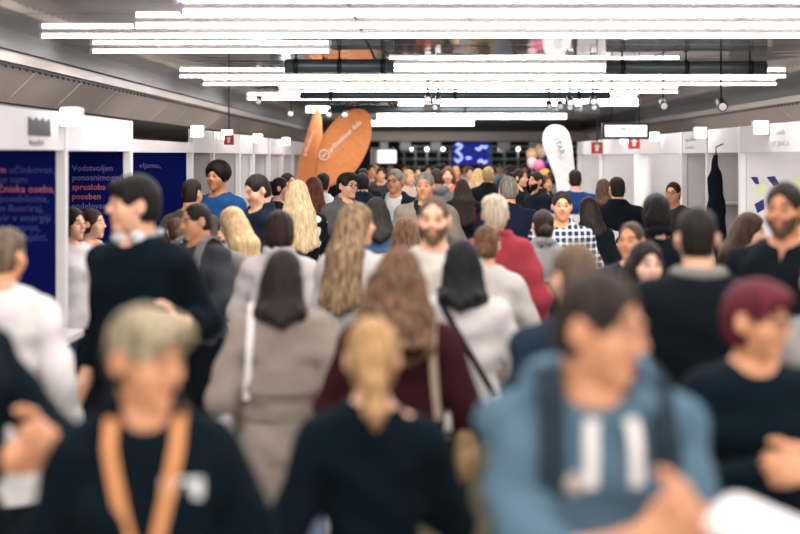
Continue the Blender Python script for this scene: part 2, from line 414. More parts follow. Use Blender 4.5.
# ================================================================ BOOTHS
def depth_for(px, x): return x*F/(px-VX)
LINES1 = [("m", "učinkovan,"), ("", "se nam"), ("čniska oseba,", ""), ("", "povabiloma,"), ("", "in fluoriraj,"), ("", "vir v energiji"), ("", "delovanje,"), ("", "Delodajalci,"), ("", "prijava.")]
LINES2 = [("Vodstvoljen", ""), ("ponosnimogoč", ""), ("sprosloba", ""), ("poseben", ""), ("sodelovanj", ""), ("Naprej", ""), ("vljamo,", "")]
LINES3 = [("vljamo,", ""), ("", ""), ("", ""), ("jn.", ""), ("go.", "")]
PALE = plain('6c64aa', .6, name='pale_print'); ROSE = plain('b8626e', .6, name='rose_print'); DIM = plain('343a80', .6, name='dim_print'); GREYP = plain('a8a4a6', .6, name='grey_print'); INK = plain('2a2c33', .6, name='dark_print')
def booth(label, side, d, dn, panel=None, header=True, out=2.6, zt=2.16, zb=1.94, pw=.06):
    """partition wall at depth d square to the aisle, its post, and the fascia from dn (nearer) to d"""
    x = XL if side < 0 else XR; s = side
    e = empty('exhibition_booth', (x, d, 0))
    box('post', (-pw/2, -pw/2, 0), (pw/2, pw/2, zt), ALU, e, .006)
    # partition: panels with slim frame
    n = 3; wp = out/n
    for q in range(n):
        a, b = s*(pw/2+q*wp+.004), s*(pw/2+(q+1)*wp-.004)
        box('wall_panel', (min(a, b), -.015, .05), (max(a, b), .015, zb), panel or WHITE, e)
    a, b = s*pw/2, s*(pw/2+out)
    box('top_rail', (min(a, b), -.025, zb), (max(a, b), .025, zb+.05), ALU, e)
    box('bottom_rail', (min(a, b), -.025, 0), (max(a, b), .025, .05), ALU, e)
    if header: box('fascia', (-.02, dn-d+pw/2+.005, zb), (.02, -pw/2-.005, zt), WHITE, e)
    tag(e, label, 'booth'); return e
def lines(e, ls, x0, y, ztop, size, step):
    pan = [c for c in e.children if c.name.startswith('wall_panel')][0]
    for i, (a, b) in enumerate(ls):
        z = ztop-i*step; x = x0
        for ph, mt in ((a, ROSE if (i == 2 or a in ('poseben', 'm')) else PALE), (b, DIM)):
            for wd in ph.split():
                o = text('lettering', wd, size, mt, pan, (x, y, z)); x += max(v.co.x for v in o.data.vertices)+size*.28
dL = [depth_for(px, XL) for px in (62, 128, 190, 212, 238, 252, 268, 281, 292)]
e = booth('navy lettered booth wall behind the thick white post, at the reception counter', -1, dL[0], 5.6, NAVY)
k0 = F/dL[0]
lines(e, LINES1, -.37, -.019, 1.905-.10, .062, .0565)
# striped emblem and small lettering on the aisle face of the fascia
fs = [c for c in e.children if c.name.startswith('fascia')][0]
for q in range(7): box('emblem_bar', (.0205, 7.46-dL[0]+q*.066, 2.015), (.026, 7.50-dL[0]+q*.066, 2.115-.012*(q % 2)), INK, fs)
o = text('lettering', 'kadri', .055, INK, fs, (.0215, 7.48-dL[0], 1.962), (math.pi/2, 0, math.pi/2)); o.scale = (2.6, 1, 1)
e = booth('navy booth wall with pink and lilac lettering beyond the two women in white', -1, dL[1], dL[0], NAVY)
lines(e, LINES2, -.40, -.019, 1.80, .062, .068)
box('sign_board', (-2.4, -.03, 1.95), (-.035, -.018, 2.16), WHITE, e)
e = booth('navy booth wall with few lilac words next to the grey open cubicle', -1, dL[2], dL[1], NAVY, zt=2.03)
lines(e, LINES3, -.46, -.019, 1.80, .07, .085)
booth('slim white booth post in front of the grey cubicle', -1, dL[3], dL[2], GREYW, pw=.05)
e = booth('grey cubicle back wall with a dark doorway strip', -1, dL[4], dL[3], GREYW)
box('dark_strip', (.03, -.028, .05), (.22, -.018, 1.80), BLACK, e) if False else None
booth('white booth wall behind the man in the navy jacket', -1, dL[5], dL[4], WHITE)
booth('white booth wall before the leafy printed booth', -1, dL[6], dL[5], WHITE)
e = booth('white booth wall with a grey leaf print', -1, dL[7], dL[6], WHITE)
for q in range(7):
    o = text('leaf_print', 'S' if q % 2 else '8', .16, GREYP, e, (-.22, -.02, 1.82-.15*q))
e = booth('last white booth wall, right beside the narrow orange flag', -1, dL[8], dL[7], WHITE)
box('black_sign', (-.35, -.06, 2.02), (-.06, -.03, 2.12), plain('15162e', .4), e)

dR = {px: depth_for(px, XR) for px in (800, 742, 709, 684, 641, 601)}
e = booth('white booth wall with navy arrow emblem and lime accents', 1, dR[742], 7.6, WHITE, out=2.6)
def tri(name, pts, mat, par, y=-.02):
    V = [(x, y, z) for x, z in pts]+[(x, y+.005, z) for x, z in pts]; n = len(pts)
    Fc = [tuple(range(n)), tuple(range(n, 2*n))[::-1]]+[(i, n+i, n+(i+1) % n, (i+1) % n) for i in range(n)]
    return link(name, pyd('m', V, Fc), mat, par)
AR = plain('1b1c66', .5, name='arrow_navy'); LIME = plain('d3dc9a', .5, name='lime_print')
k1 = F/dR[742]
def q_(px, py): return ((px-742)/k1, HC-(py-VY)/k1)
for pts in (((750, 177), (757, 177), (759, 184), (755, 184)), ((766, 177), (774, 176), (779, 184), (773, 186)), ((754, 204), (763, 199), (764, 209), (757, 213))):
    tri('arrow_mark', [q_(*p) for p in pts], AR, e)
for pts in (((755, 190), (764, 184), (767, 188), (758, 196)), ((793, 178), (800, 178), (803, 186), (796, 186))): tri('arrow_mark', [q_(*p) for p in pts], LIME, e)
fs = [c for c in e.children if c.name.startswith('fascia')][0]
for wd, yy, zz in (('STOJNICA', 10.95, 1.985), ('oddih', 10.8, 2.07)):
    o = text('lettering', wd, .055, GREYP, fs, (-.0215, yy-dR[742], zz), (math.pi/2, 0, -math.pi/2)); o.scale = (2.2, 1, 1)
e = booth('open white booth with shelf where the dark coat hangs', 1, dR[709], dR[742], GREYW)
for z in (.5, 1.0, 1.45): box('shelf', (.1, -.30, z), (.9, -.02, z+.025), WHITE, e)
e = booth('white booth wall below a fascia with two lines of grey letters', 1, dR[684], dR[709], WHITE)
fs = [c for c in e.children if c.name.startswith('fascia')][0]
for wd, zz in (('zaposlimo', 2.06), ('te danes', 1.98)):
    yy = 14.5
    for w1 in wd.split():
        o = text('lettering', w1, .06, GREYP, fs, (-.0215, yy-dR[684], zz), (math.pi/2, 0, -math.pi/2)); o.scale = (2.2, 1, 1); yy -= 2.2*max(v.co.x for v in o.data.vertices)+.06
e = booth('broad white booth wall with a thick rounded column', 1, dR[641], dR[684], WHITE)
link('column', tubemesh([(0, -.15, 0), (0, -.15, 1.0), (0, -.15, 1.93)], .11, 24), plain('d6d3d2', .4), e)
e = booth('white booth wall behind the white feather flag', 1, dR[601], dR[641], WHITE)
e = booth('far white booth wall beyond the rounded column', 1, 24.5, dR[601], WHITE)
e = booth('far white booth wall just beyond the orange flags', -1, 25.5, dL[8], WHITE)

# hanging coat in the right-hand booth
p = P(716, 150, 12.7)
e = empty('hanging_coat', (p.x, p.y, 1.15)); fl = Field((-.25, -.15, -.35), (.25, .15, .85), .016)
fl.path([(0, 0, .76), (-.02, 0, .55), (.0, 0, .1), (.06, 0, -.2)], [.025, .045, .055, .06], .03); fl.path([(.02, 0, .6), (.05, -.02, .25), (.07, -.02, -.05)], [.035, .035, .032], .03); fl.path([(-.02, 0, .6), (-.05, -.02, .3), (-.06, -.02, .0)], [.035, .035, .032], .03)
fl.disp(lambda X_, Y_, Z_: .007*np.sin(X_*55+3*np.sin(Z_*9)))
link('cloth', fl.mesh('coat'), cloth('0c141b'), e); link('hook', tubemesh([(0, 0, .76), (0, 0, .84), (.068, 0, .87)], .006, 6), BLACK, e)
tag(e, 'dark coat hanging from the rail of the open white booth', 'coat')

# booth flood lamps standing on the fascias
LAMP = emit('fbfdff', 9, 'flood_lamp')
def flood(px, d, side, lab):
    x = XL if side < 0 else XR; e = empty('flood_lamp', (x-side*.09, d-.06, 2.03))
    box('arm', (min(0, side*.068), -.03, .07), (max(0, side*.068), -.01, .09), ALU, e)
    for q in range(2):
        hd = box('lamp_head', (-.06, -.10, .05+q*.055), (.06, -.02, .10+q*.055), plain('c8c6c4', .4), e)
        box('lens', (-.052, -.106, .054+q*.055), (.052, -.1005, .096+q*.055), LAMP, hd)
    tag(e, lab, 'lamp', 'flood lamps on the booth fascias')
for d, w_ in ((dL[0], 'the navy booth by the reception counter'), (dL[2], 'the navy booth beside the cubicle'), (dL[3]+.6, 'the grey cubicle'), (dL[5], 'the white booth behind the navy-jacketed man'), (dL[7], 'the leaf-print booth')):
    flood(0, d, -1, 'white double flood lamp clipped to the fascia of '+w_)
for d, w_ in ((dR[742]-.9, 'the booth with the arrow emblem'), (dR[709]+.1, 'the booth where the coat hangs'), (dR[684]+1.5, 'the booth with the rounded column'), (dR[641]+1, 'the booth behind the white flag')):
    flood(0, d, 1, 'white double flood lamp clipped to the fascia of '+w_)
# red square signs, exit box
def redsign(px, py, d, wd, lab, glyph='+'):
    p = P(px, py, d); e = empty('red_sign', p)
    bd = box('board', (-wd/2, -.01, -wd/2), (wd/2, .01, wd/2), plain('b3281f', .45), e)
    box('pictogram', (-wd*.14, -.014, -wd*.28), (wd*.14, -.0105, wd*.2), WHITE, bd)
    tri('pictogram', [(-wd*.3, wd*.12), (wd*.3, wd*.12), (0, wd*.36)], WHITE, bd, -.0155)
    link('hanger', tubemesh([(0, 0, wd/2), (0, 0, CEIL-p.z)], .006, 6), BLACK, e)
    tag(e, lab, 'sign')
redsign(229, 140, 14.5, .10, 'red square sign with white pictogram above the grey cubicle')
redsign(597, 148, 18.5, .15, 'red square sign with white pictogram near the white feather flag')
redsign(634, 143, 16.9, .14, 'red square sign with white pictogram above the rounded column')
p = P(625.5, 131, 15.5); e = empty('sign_box', p)
box('case', (-.262, -.03, -.09), (.262, .05, .09), BLACK, e); box('face', (-.232, -.036, -.064), (.232, -.031, .064), emit('f5f3ef', .8, 'sign_face'), e)
tri('arrow', [(-.2, .02), (-.17, .04), (-.17, 0)], GREYP, e, -.041); box('mark', (-.06, -.04, 0), (.0, -.0365, .04), GREYP, e)
for q in (-.15, .15): link('hanger', tubemesh([(q, 0, .08), (q, 0, CEIL-p.z)], .006, 6), BLACK, e)
tag(e, 'white lit direction sign in a black frame under the ceiling', 'sign')

# feather flags
def flag(name, base, pts_px, d, yaw, lab, col, write, tsize, tang, tpos, tcol, circ=None, cat='flag'):
    """outline in px round the mast foot, cloth with its own thickness and a gentle billow"""
    x0 = X(base, d); e = empty(name, (x0, d, 0), yaw); k = F/d; cs = math.cos(yaw)
    V = [((px-base)/k/cs, HC-(py-VY)/k) for px, py in pts_px]; n = len(V)
    cx = sum(v[0] for v in V)/n; cz = sum(v[1] for v in V)/n
    bil = lambda x, z: .03*math.sin(z*5+x*3)-.02*math.sin(x*9)
    VV = []; Fc = []; R = 8
    for r in range(R+1):
        for (x, z) in V:
            u = cx+(x-cx)*r/R; v = cz+(z-cz)*r/R; VV.append((u, bil(u, v), v))
    for r in range(R):
        for i in range(n): Fc.append((r*n+i, r*n+(i+1) % n, (r+1)*n+(i+1) % n, (r+1)*n+i))
    o = link('cloth', pyd('flag', VV, Fc, True), cloth(col), e)
    sm = o.modifiers.new('thickness', 'SOLIDIFY'); sm.thickness = .006
    ed = [(x, bil(x, z)-.0, z) for x, z in V]
    link('hem', tubemesh(ed+[ed[0]], .009, 6), cloth(col), e)
    fx, fz = V[-1]
    link('mast', tubemesh([(fx, 0, 0), (fx, 0, fz*.5), (fx, bil(fx, fz), fz)], .014, 8), ALU, e)
    box('foot', (fx-.22, -.22, 0), (fx+.22, .22, .03), BLACK, e, .006)
    tx, tz = (tpos[0]-base)/k/cs, HC-(tpos[1]-VY)/k
    if write: text('lettering', write, tsize, tcol, o, (tx, -.055, tz), (math.pi/2, -tang, 0), bold=.002)
    if circ:
        c = Vector(((circ[0]-base)/k/cs, -.055, HC-(circ[1]-VY)/k)); rr = circ[2]/k
        link('emblem', tubemesh([c+Vector((math.cos(a)*rr, 0, math.sin(a)*rr)) for a in [i*2*math.pi/20 for i in range(21)]], .01, 6), tcol, o)
        link('emblem', tubemesh([c+Vector((q*rr*.5, 0, math.sin(q*3)*rr*.45)) for q in (-1, -.5, 0, .5, 1)], .012, 6), tcol, o)
    tag(e, lab, cat); return e
FW = plain('f0d9c8', .6, name='flag_print')
def smooth(pts, n=4):
    out = []; m = len(pts)
    for i in range(m):
        p0, p1, p2, p3 = [pts[(i+q) % m] for q in (-1, 0, 1, 2)]
        for j in range(n):
            t = j/n; out.append(tuple(.5*((2*p1[c])+(-p0[c]+p2[c])*t+(2*p0[c]-5*p1[c]+4*p2[c]-p3[c])*t*t+(-p0[c]+3*p1[c]-3*p2[c]+p3[c])*t**3) for c in (0, 1)))
    return out
flag('feather_flag', 316, smooth([(330, 186), (352, 174), (366, 152), (371, 132), (369, 115), (357, 109), (340, 116), (325, 134), (318, 152), (315, 172), (316, 190)]), 20.0, 0, 'wide orange teardrop flag with slanted white lettering', 'd98c58', 'prihodnost dela', .095, math.radians(43), (331, 152), FW, (324.5, 155, 5))
flag('feather_flag', 300, smooth([(312, 186), (318, 160), (321, 130), (319, 108), (312, 118), (305, 138), (300, 162), (298, 190)]), 20.6, .5, 'narrow orange feather flag seen almost edge on', 'd89060', 'prihodnost', .09, math.radians(68), (304, 156), FW)
flag('feather_flag', 566, smooth([(579, 190), (574, 168), (571, 145), (566, 130), (556, 125), (546, 129), (543, 142), (549, 160), (556, 178), (560, 195)]), 19.2, 0, 'white feather flag with grey slanting letters beside the balloons', 'd2d0ce', 'STAR', .11, math.radians(-68), (553, 138), plain('6f7f80', .6))

# balloons
def balloon(px, py, d, r, col, lab):
    p = P(px, py, d); e = empty('balloon', p); V = []; Fc = []; n, m = 16, 12
    for i in range(m+1):
        a = math.pi*i/m; z = math.cos(a); rr = math.sin(a)*(1-.12*(1-z)/2*(1-z)/2)
        for k in range(n): V.append((r*rr*math.cos(2*math.pi*k/n), r*rr*math.sin(2*math.pi*k/n), r*z*1.15))
    for i in range(m):
        for k in range(n): Fc.append((i*n+k, (i+1)*n+k, (i+1)*n+(k+1) % n, i*n+(k+1) % n))
    link('skin', pyd('balloon', V, Fc, True), plain(col, .25), e)
    link('knot', tubemesh([(0, 0, -r*1.15), (0, 0, -r*1.25)], [.008, .016], 8), plain(col, .25), e)
    link('string', tubemesh([(0, 0, -r*1.2), (.02, 0, -r*1.2-.3), (0, 0, -p.z+.02)], .003, 5), WHITE, e)
    tag(e, lab, 'balloon')
for q in ((532, 155, 24.7, .11, 'e0b088', 'peach balloon above the pale pink balloon in the bunch'), (541, 151, 25.0, .11, 'efd3b4', 'cream balloon topping the balloon bunch'), (532, 163, 24.3, .09, 'f0c9d0', 'pale pink balloon hanging below the peach balloon'),
          (539, 166, 23.9, .10, 'd86a92', 'rose pink balloon in the middle of the balloon bunch'), (547, 164, 24.4, .10, '1c1470', 'deep blue balloon next to the white feather flag'), (545, 176, 23.6, .11, 'd8893f', 'orange balloon lowest in the balloon bunch')): balloon(*q)

# end of the hall: dark fit-out with racks, screen, light boxes
def endbox(px0, py0, px1, py1, d, depth):
    a = P(px0, py1, d); b = P(px1, py0, d); return (a.x, d, a.z), (b.x, d+depth, b.z)
sc = empty('wall_screen', P(472, 154, 40.4)); k = F/40.4
box('case', (-19.5/k, 0, -12/k), (19.5/k, .08, 12/k), BLACK, sc); dsp = box('display', (-18.5/k, -.006, -11/k), (18.5/k, -.001, 11/k), emit('10188a', .4, 'screen_blue'), sc)
GL = emit('b4c2ff', 1.3, 'screen_lines')
def squig(pts): link('screen_line', tubemesh([Vector((a/k, -.02, b/k)) for a, b in pts], .028, 6), GL, dsp)
squig([(-16, 9), (-13, 10), (-10, 8), (-13, 5), (-16, 3), (-12, 0), (-10, -4), (-14, -8), (-17, -5)]); squig([(-6, -4), (-1, -4)])
squig([(4, 6), (7, 4), (10, 8), (13, 6), (15, 8)]); squig([(6, -8), (9, -6), (12, -9), (15, -7)])
tag(sc, 'blue wall screen with pale squiggles at the end of the hall', 'screen')
for i, (a, b) in enumerate(((400, 411), (431, 441), (498, 510), (529, 540), (560, 572), (380, 388))):
    lo, hi = endbox(a, 142, b, 150, 39.95, .1); e = empty('hanging_sign', ((lo[0]+hi[0])/2, lo[1], lo[2])); hw = (hi[0]-lo[0])/2
    box('panel', (-hw, 0, 0), (hw, .06, hi[2]-lo[2]), plain('d9d7d6', .5), e)
    for q in (-hw*.7, hw*.7): link('hanger', tubemesh([(q, .03, hi[2]-lo[2]), (q, .03, 2.37-lo[2])], .01, 5), BLACK, e)
    tag(e, 'small blank white sign hanging from the end beam', 'sign', 'white panels under the end beam')
STEEL = plain('a8b0b4', .35, .5, name='rack_steel')
for i, (a, b, lab) in enumerate(((404, 450, 'steel pipe rack between the kiosk and the blue screen'), (491, 545, 'steel pipe rack between the blue screen and the balloons'), (556, 604, 'steel pipe rack behind the white feather flag'))):
    d = 40.2; x0, x1 = X(a, d), X(b, d); e = empty('pipe_rack', ((x0+x1)/2, d, 0)); h = (x1-x0)/2
    for q in range(5): link('upright', tubemesh([(-h+q*h/2, 0, 0), (-h+q*h/2, 0, 2.2)], .018, 6), STEEL, e)
    for z in (.4, .9, 1.4, 1.62, 1.84, 2.06, 2.2): link('crossbar', tubemesh([(-h-.1, 0, z), (h+.1, 0, z)], .02, 6), STEEL, e)
    for q in range(3): link('bulb', tubemesh([(-h*.7+q*h*.7, -.06, 2.1), (-h*.7+q*h*.7, -.06, 2.16)], [.05, .03], 8), emit('fffaf0', 6), e)
    tag(e, lab, 'rack')
# white lit kiosk beside the orange flag
p = P(383, 180, 30); e = empty('white_kiosk', (p.x, 30, 0)); k = F/30
for q in (-12, -9): box('upright', (q/k, -.03, 0), ((q+1.4)/k, .03, 2.1), plain('efeceb', .5), e)
box('light_box', (-6/k, 0, HC-(163-VY)/k), (13/k, .3, HC-(150-VY)/k), emit('f4f4f2', .9, 'kiosk_glow'), e)
for q in range(5): box('slat', ((-5.5+q*3.7)/k, -.03, HC-(162-VY)/k), ((-4.6+q*3.7)/k, -.002, HC-(147-VY+q % 2)/k), plain('efeceb', .5), e)
box('base', (-6/k, 0, 0), (13/k, .3, 1.6), plain('141a20', .6), e)
tag(e, 'white lit kiosk with slats beside the wide orange flag', 'kiosk')

# reception counter at the first left booth
e = empty('reception_counter', (-2.36, 7.8, 0))
box('front_panel', (-.55, -.25, 0), (.38, .25, .86), plain('141c5c', .5), e, .01); box('worktop', (-.58, -.29, .862), (.41, .29, .91), WHITE, e, .008)
box('plinth', (-.53, -.262, 0), (.36, -.252, .08), BLACK, e)
tag(e, 'navy reception counter with white top at the lettered booth', 'counter')
# ===PEOPLE===
def rot(yaw=0, pitch=0, roll=0):
    return np.array(Matrix.Rotation(yaw, 3, 'Z') @ Matrix.Rotation(pitch, 3, 'X') @ Matrix.Rotation(roll, 3, 'Y'), np.float32)
A3 = lambda *a: np.array(a, np.float32)
# torso half widths / half depths / centre y, for a 1.75 m figure
PROF = {'m': ([.50, .78, .86, .92, 1.0, 1.10, 1.20, 1.30, 1.38, 1.43, 1.465, 1.50],
              [.150, .158, .165, .166, .156, .150, .160, .172, .162, .122, .085, .055],
              [.100, .102, .112, .114, .106, .102, .110, .118, .110, .090, .072, .055]),
        'f': ([.50, .78, .86, .92, 1.0, 1.10, 1.20, 1.30, 1.38, 1.43, 1.465, 1.50],
              [.160, .165, .174, .170, .146, .130, .138, .150, .140, .104, .072, .048],
              [.100, .104, .116, .112, .100, .092, .100, .106, .096, .080, .065, .050])}
ARMS = {'down': ((.25, -.02, .89), (.5, 1, 0)), 'slack': ((.25, -.10, .91), (.6, 1, 0)), 'bent': ((.17, -.29, 1.08), (.8, .5, -1)), 'hold': ((.09, -.29, 1.12), (.8, .2, -1)),
        'phone': ((.06, -.27, 1.25), (.9, .1, -1)), 'clasp': ((.055, -.26, 1.12), (.9, .2, -.8)), 'pocket': ((.21, -.06, .97), (1, .8, 0)), 'strap': ((.13, -.19, 1.30), (.8, .0, -1)),
        'raise': ((.13, -.24, 1.47), (.9, -.2, -.8)), 'back': ((.24, .20, .97), (.6, 1, 0)), 'reach': ((.12, -.42, 1.15), (.9, .2, -1)), 'low': ((.14, -.26, .98), (.8, .6, -.6))}
HS = .93                                               # head size
class Pose:
    def __init__(s, sex, wide, lean, stride, al, ar, yaw, pitch, curl):
        s.sex, s.wide, s.lean = sex, wide, lean
        z, a, b = PROF[sex]; s.z, s.a, s.b = np.array(z), np.array(a)*wide, np.array(b)*(.5+.5*wide)
        s.cl, s.sl = math.cos(lean), math.sin(lean)
        s.hc = s.T(0, -.026, 1.602); s.Rh = rot(yaw, pitch); s.yaw = yaw; s.pitch = pitch
        sw = (.172 if sex == 'm' else .147)*(.4+.6*wide)
        s.S = {1: s.T(sw, .008, 1.380), -1: s.T(-sw, .008, 1.380)}; s.E, s.W, s.HD, s.curl = {}, {}, {}, {1: curl, -1: curl}
        for sg, am in ((1, al), (-1, ar)):
            if isinstance(am, str): w0, hint = ARMS[am]
            else: w0, hint = am
            W = s.T(sg*w0[0]+(sg*(sw-.178) if am in ('down', 'slack', 'pocket') else 0), w0[1], w0[2]); h = A3(sg*hint[0], hint[1], hint[2]); S = s.S[sg]
            u, f = .290, .250; v = W-S; L = float(np.linalg.norm(v))
            if L > (u+f)*.995: W = S+v/L*(u+f)*.995; v = W-S; L = (u+f)*.995
            d = v/L; ca = (u*u+L*L-f*f)/(2*u*L); ca = max(-1, min(1, ca)); h = h-d*float(h@d); h = h/(np.linalg.norm(h)+1e-6)
            s.E[sg] = S+d*u*ca+h*u*math.sqrt(1-ca*ca); s.W[sg] = W
            s.HD[sg] = (W-s.E[sg])/np.linalg.norm(W-s.E[sg])
        s.H = {1: A3(.09, 0, .90), -1: A3(-.09, 0, .90)}; s.K, s.An = {}, {}
        for sg in (1, -1):
            fy = -sg*stride; s.An[sg] = A3(sg*.10, fy+.02, .075); m = (s.H[sg]+s.An[sg])/2
            s.K[sg] = m+A3(0, -.015-.25*abs(stride)*(1 if fy < 0 else .5), .01)
        s.ank = s.An
    def T(s, x, y, z):
        dz = z-.95
        if dz <= 0: return A3(x, y, z)
        return A3(x, y*s.cl-dz*s.sl, .95+dz*s.cl+y*s.sl)
    def loft(s, fl, off, z0, z1, k=.02, flare=0.0, fwd=0.0):
        zs, a, b = s.z, s.a+off, s.b+off
        def fn(X_, Y_, Z_):
            y0, z0_ = Y_, Z_-.95
            ty = np.where(z0_ > 0, y0*s.cl+z0_*s.sl, y0); tz = np.where(z0_ > 0, .95-y0*s.sl*(z0_ > 0)+z0_*s.cl, Z_)
            fl_ = flare*np.clip(.95-tz, 0, 1)
            aa = np.interp(tz, zs, a).astype(np.float32)+fl_; bb = np.interp(tz, zs, b).astype(np.float32)+fl_
            q = ((np.abs(X_)/aa)**2.4+(np.abs(ty)/bb)**2.4)**(1/2.4)
            d = (q-1)*np.minimum(aa, bb)
            return np.maximum(np.maximum(d, z0-tz), tz-z1)
        m = float(max(a))+.05+flare*.6; top = s.T(0, 0, z1); ext = abs(s.sl)*.65+.02
        fl.add(fn, (-m, -m-ext, z0-.02), (m, m+ext, z1+.03), k)
    def front(s, x, z, off, back=False):
        a = np.interp(z, s.z, s.a)+off; b = np.interp(z, s.z, s.b)+off
        u = min(.999, abs(x)/a); y = b*(1-u**2.4)**(1/2.4)
        return Vector([float(q) for q in s.T(x, y if back else -y, z)])
    def q(s, X_, Y_, Z_):
        x, y, z = (X_-s.hc[0])/HS, (Y_-s.hc[1])/HS, (Z_-s.hc[2])/HS; R = s.Rh
        return R[0][0]*x+R[1][0]*y+R[2][0]*z, R[0][1]*x+R[1][1]*y+R[2][1]*z, R[0][2]*x+R[1][2]*y+R[2][2]*z
    def hp(s, x, y, z): return s.hc+s.Rh@A3(x, y, z)*np.float32(HS)
def e3(x, y, z, c, r):
    x, y, z = x-c[0], y-c[1], z-c[2]
    k0 = np.sqrt((x/r[0])**2+(y/r[1])**2+(z/r[2])**2); k1 = np.sqrt((x/r[0]**2)**2+(y/r[1]**2)**2+(z/r[2]**2)**2)+1e-6
    return k0*(k0-1)/k1
def c3(x, y, z, a, b, ra, rb):
    bx, by, bz = b[0]-a[0], b[1]-a[1], b[2]-a[2]; L = bx*bx+by*by+bz*bz+1e-9; x, y, z = x-a[0], y-a[1], z-a[2]
    t = np.clip((x*bx+y*by+z*bz)/L, 0, 1); return np.sqrt((x-t*bx)**2+(y-t*by)**2+(z-t*bz)**2)-(ra+(rb-ra)*t)
def smin(a, b, k): h = np.clip(.5+.5*(b-a)/k, 0, 1); return b+(a-b)*h-k*h*(1-h)
def smax(a, b, k): return -smin(-a, -b, k)
def head_sdf(ps):
    m = ps.sex == 'm'
    def fn(X_, Y_, Z_):
        x, y, z = ps.q(X_, Y_, Z_); ax = np.abs(x)
        d = e3(x, y, z, (0, .012, .03), (.071, .090, .087))
        d = smin(d, e3(x, y, z, (0, -.026, -.045), (.060 if m else .056, .062, .066)), .03)
        d = smin(d, e3(ax, y, z, (.042, -.05, -.025), (.024, .028, .03)), .025)
        d = smin(d, e3(x, y, z, (0, -.066, -.098), (.026 if m else .021, .022, .02)), .025)
        d = smin(d, c3(ax, y, z, (.012, -.083, .024), (.048, -.067, .022), .012 if m else .009, .008), .014)
        d = smax(d, -e3(ax, y, z, (.031, -.094, .004), (.018, .017, .013)), .012)
        d = smin(d, c3(x, y, z, (0, -.084, .014), (0, -.107, -.022), .008, .011), .010)
        d = smin(d, e3(ax, y, z, (.011, -.096, -.026), (.009, .011, .009)), .008)
        d = smin(d, c3(ax, y, z, (0, -.089, -.051), (.019, -.080, -.054), .0075, .004), .006)
        d = smin(d, c3(ax, y, z, (0, -.086, -.064), (.016, -.079, -.060), .009, .005), .006)
        d = smax(d, -c3(ax, y, z, (0, -.100, -.0575), (.02, -.090, -.0575), .0035, .003), .004)
        ear = smax(e3(ax, y, z, (.078, .016, -.006), (.012, .021, .033)), -e3(ax, y, z, (.088, .008, -.002), (.009, .012, .02)), .005)
        return smin(d, ear, .008)*HS
    return fn
def hand(fl, ps, sg):
    W, d = ps.W[sg], ps.HD[sg]; n = A3(-sg, .15, 0); n = n-d*float(n@d); n /= np.linalg.norm(n); t = -sg*np.cross(d, n)
    c = ps.curl[sg]; R = np.stack([d, t, n], 1)
    fl.ell(W+d*.048, (.055, .041, .017), R, .012); fl.cone(W-d*.02, W+d*.03, .027, .024, .02)
    for i, (o, l) in enumerate(((.030, .074), (.010, .084), (-.010, .078), (-.029, .060))):
        p = W+d*.088+t*o; a = .25*c; rr = .0092 if i < 3 else .0080
        for q, fr in enumerate((.45, .32, .23)):
            dd = d*math.cos(a)+n*math.sin(a)+t*(o*1.2)*(1-c*.5); e = p+dd*l*fr; fl.cone(p, e, rr, rr*.93, .005); p = e; rr *= .93; a += .75*c
    p = W+d*.022+t*.032+n*.006
    for l, (u, v, wv) in ((.042, (.68, .66, .30)), (.032, (.85, .35, .35+.3*c)), (.024, (.9, .1, .3+.5*c))):
        dd = d*u+t*v+n*wv; dd /= np.linalg.norm(dd); e = p+dd*l; fl.cone(p, e, .0115, .0098, .008); p = e
BODY = {}
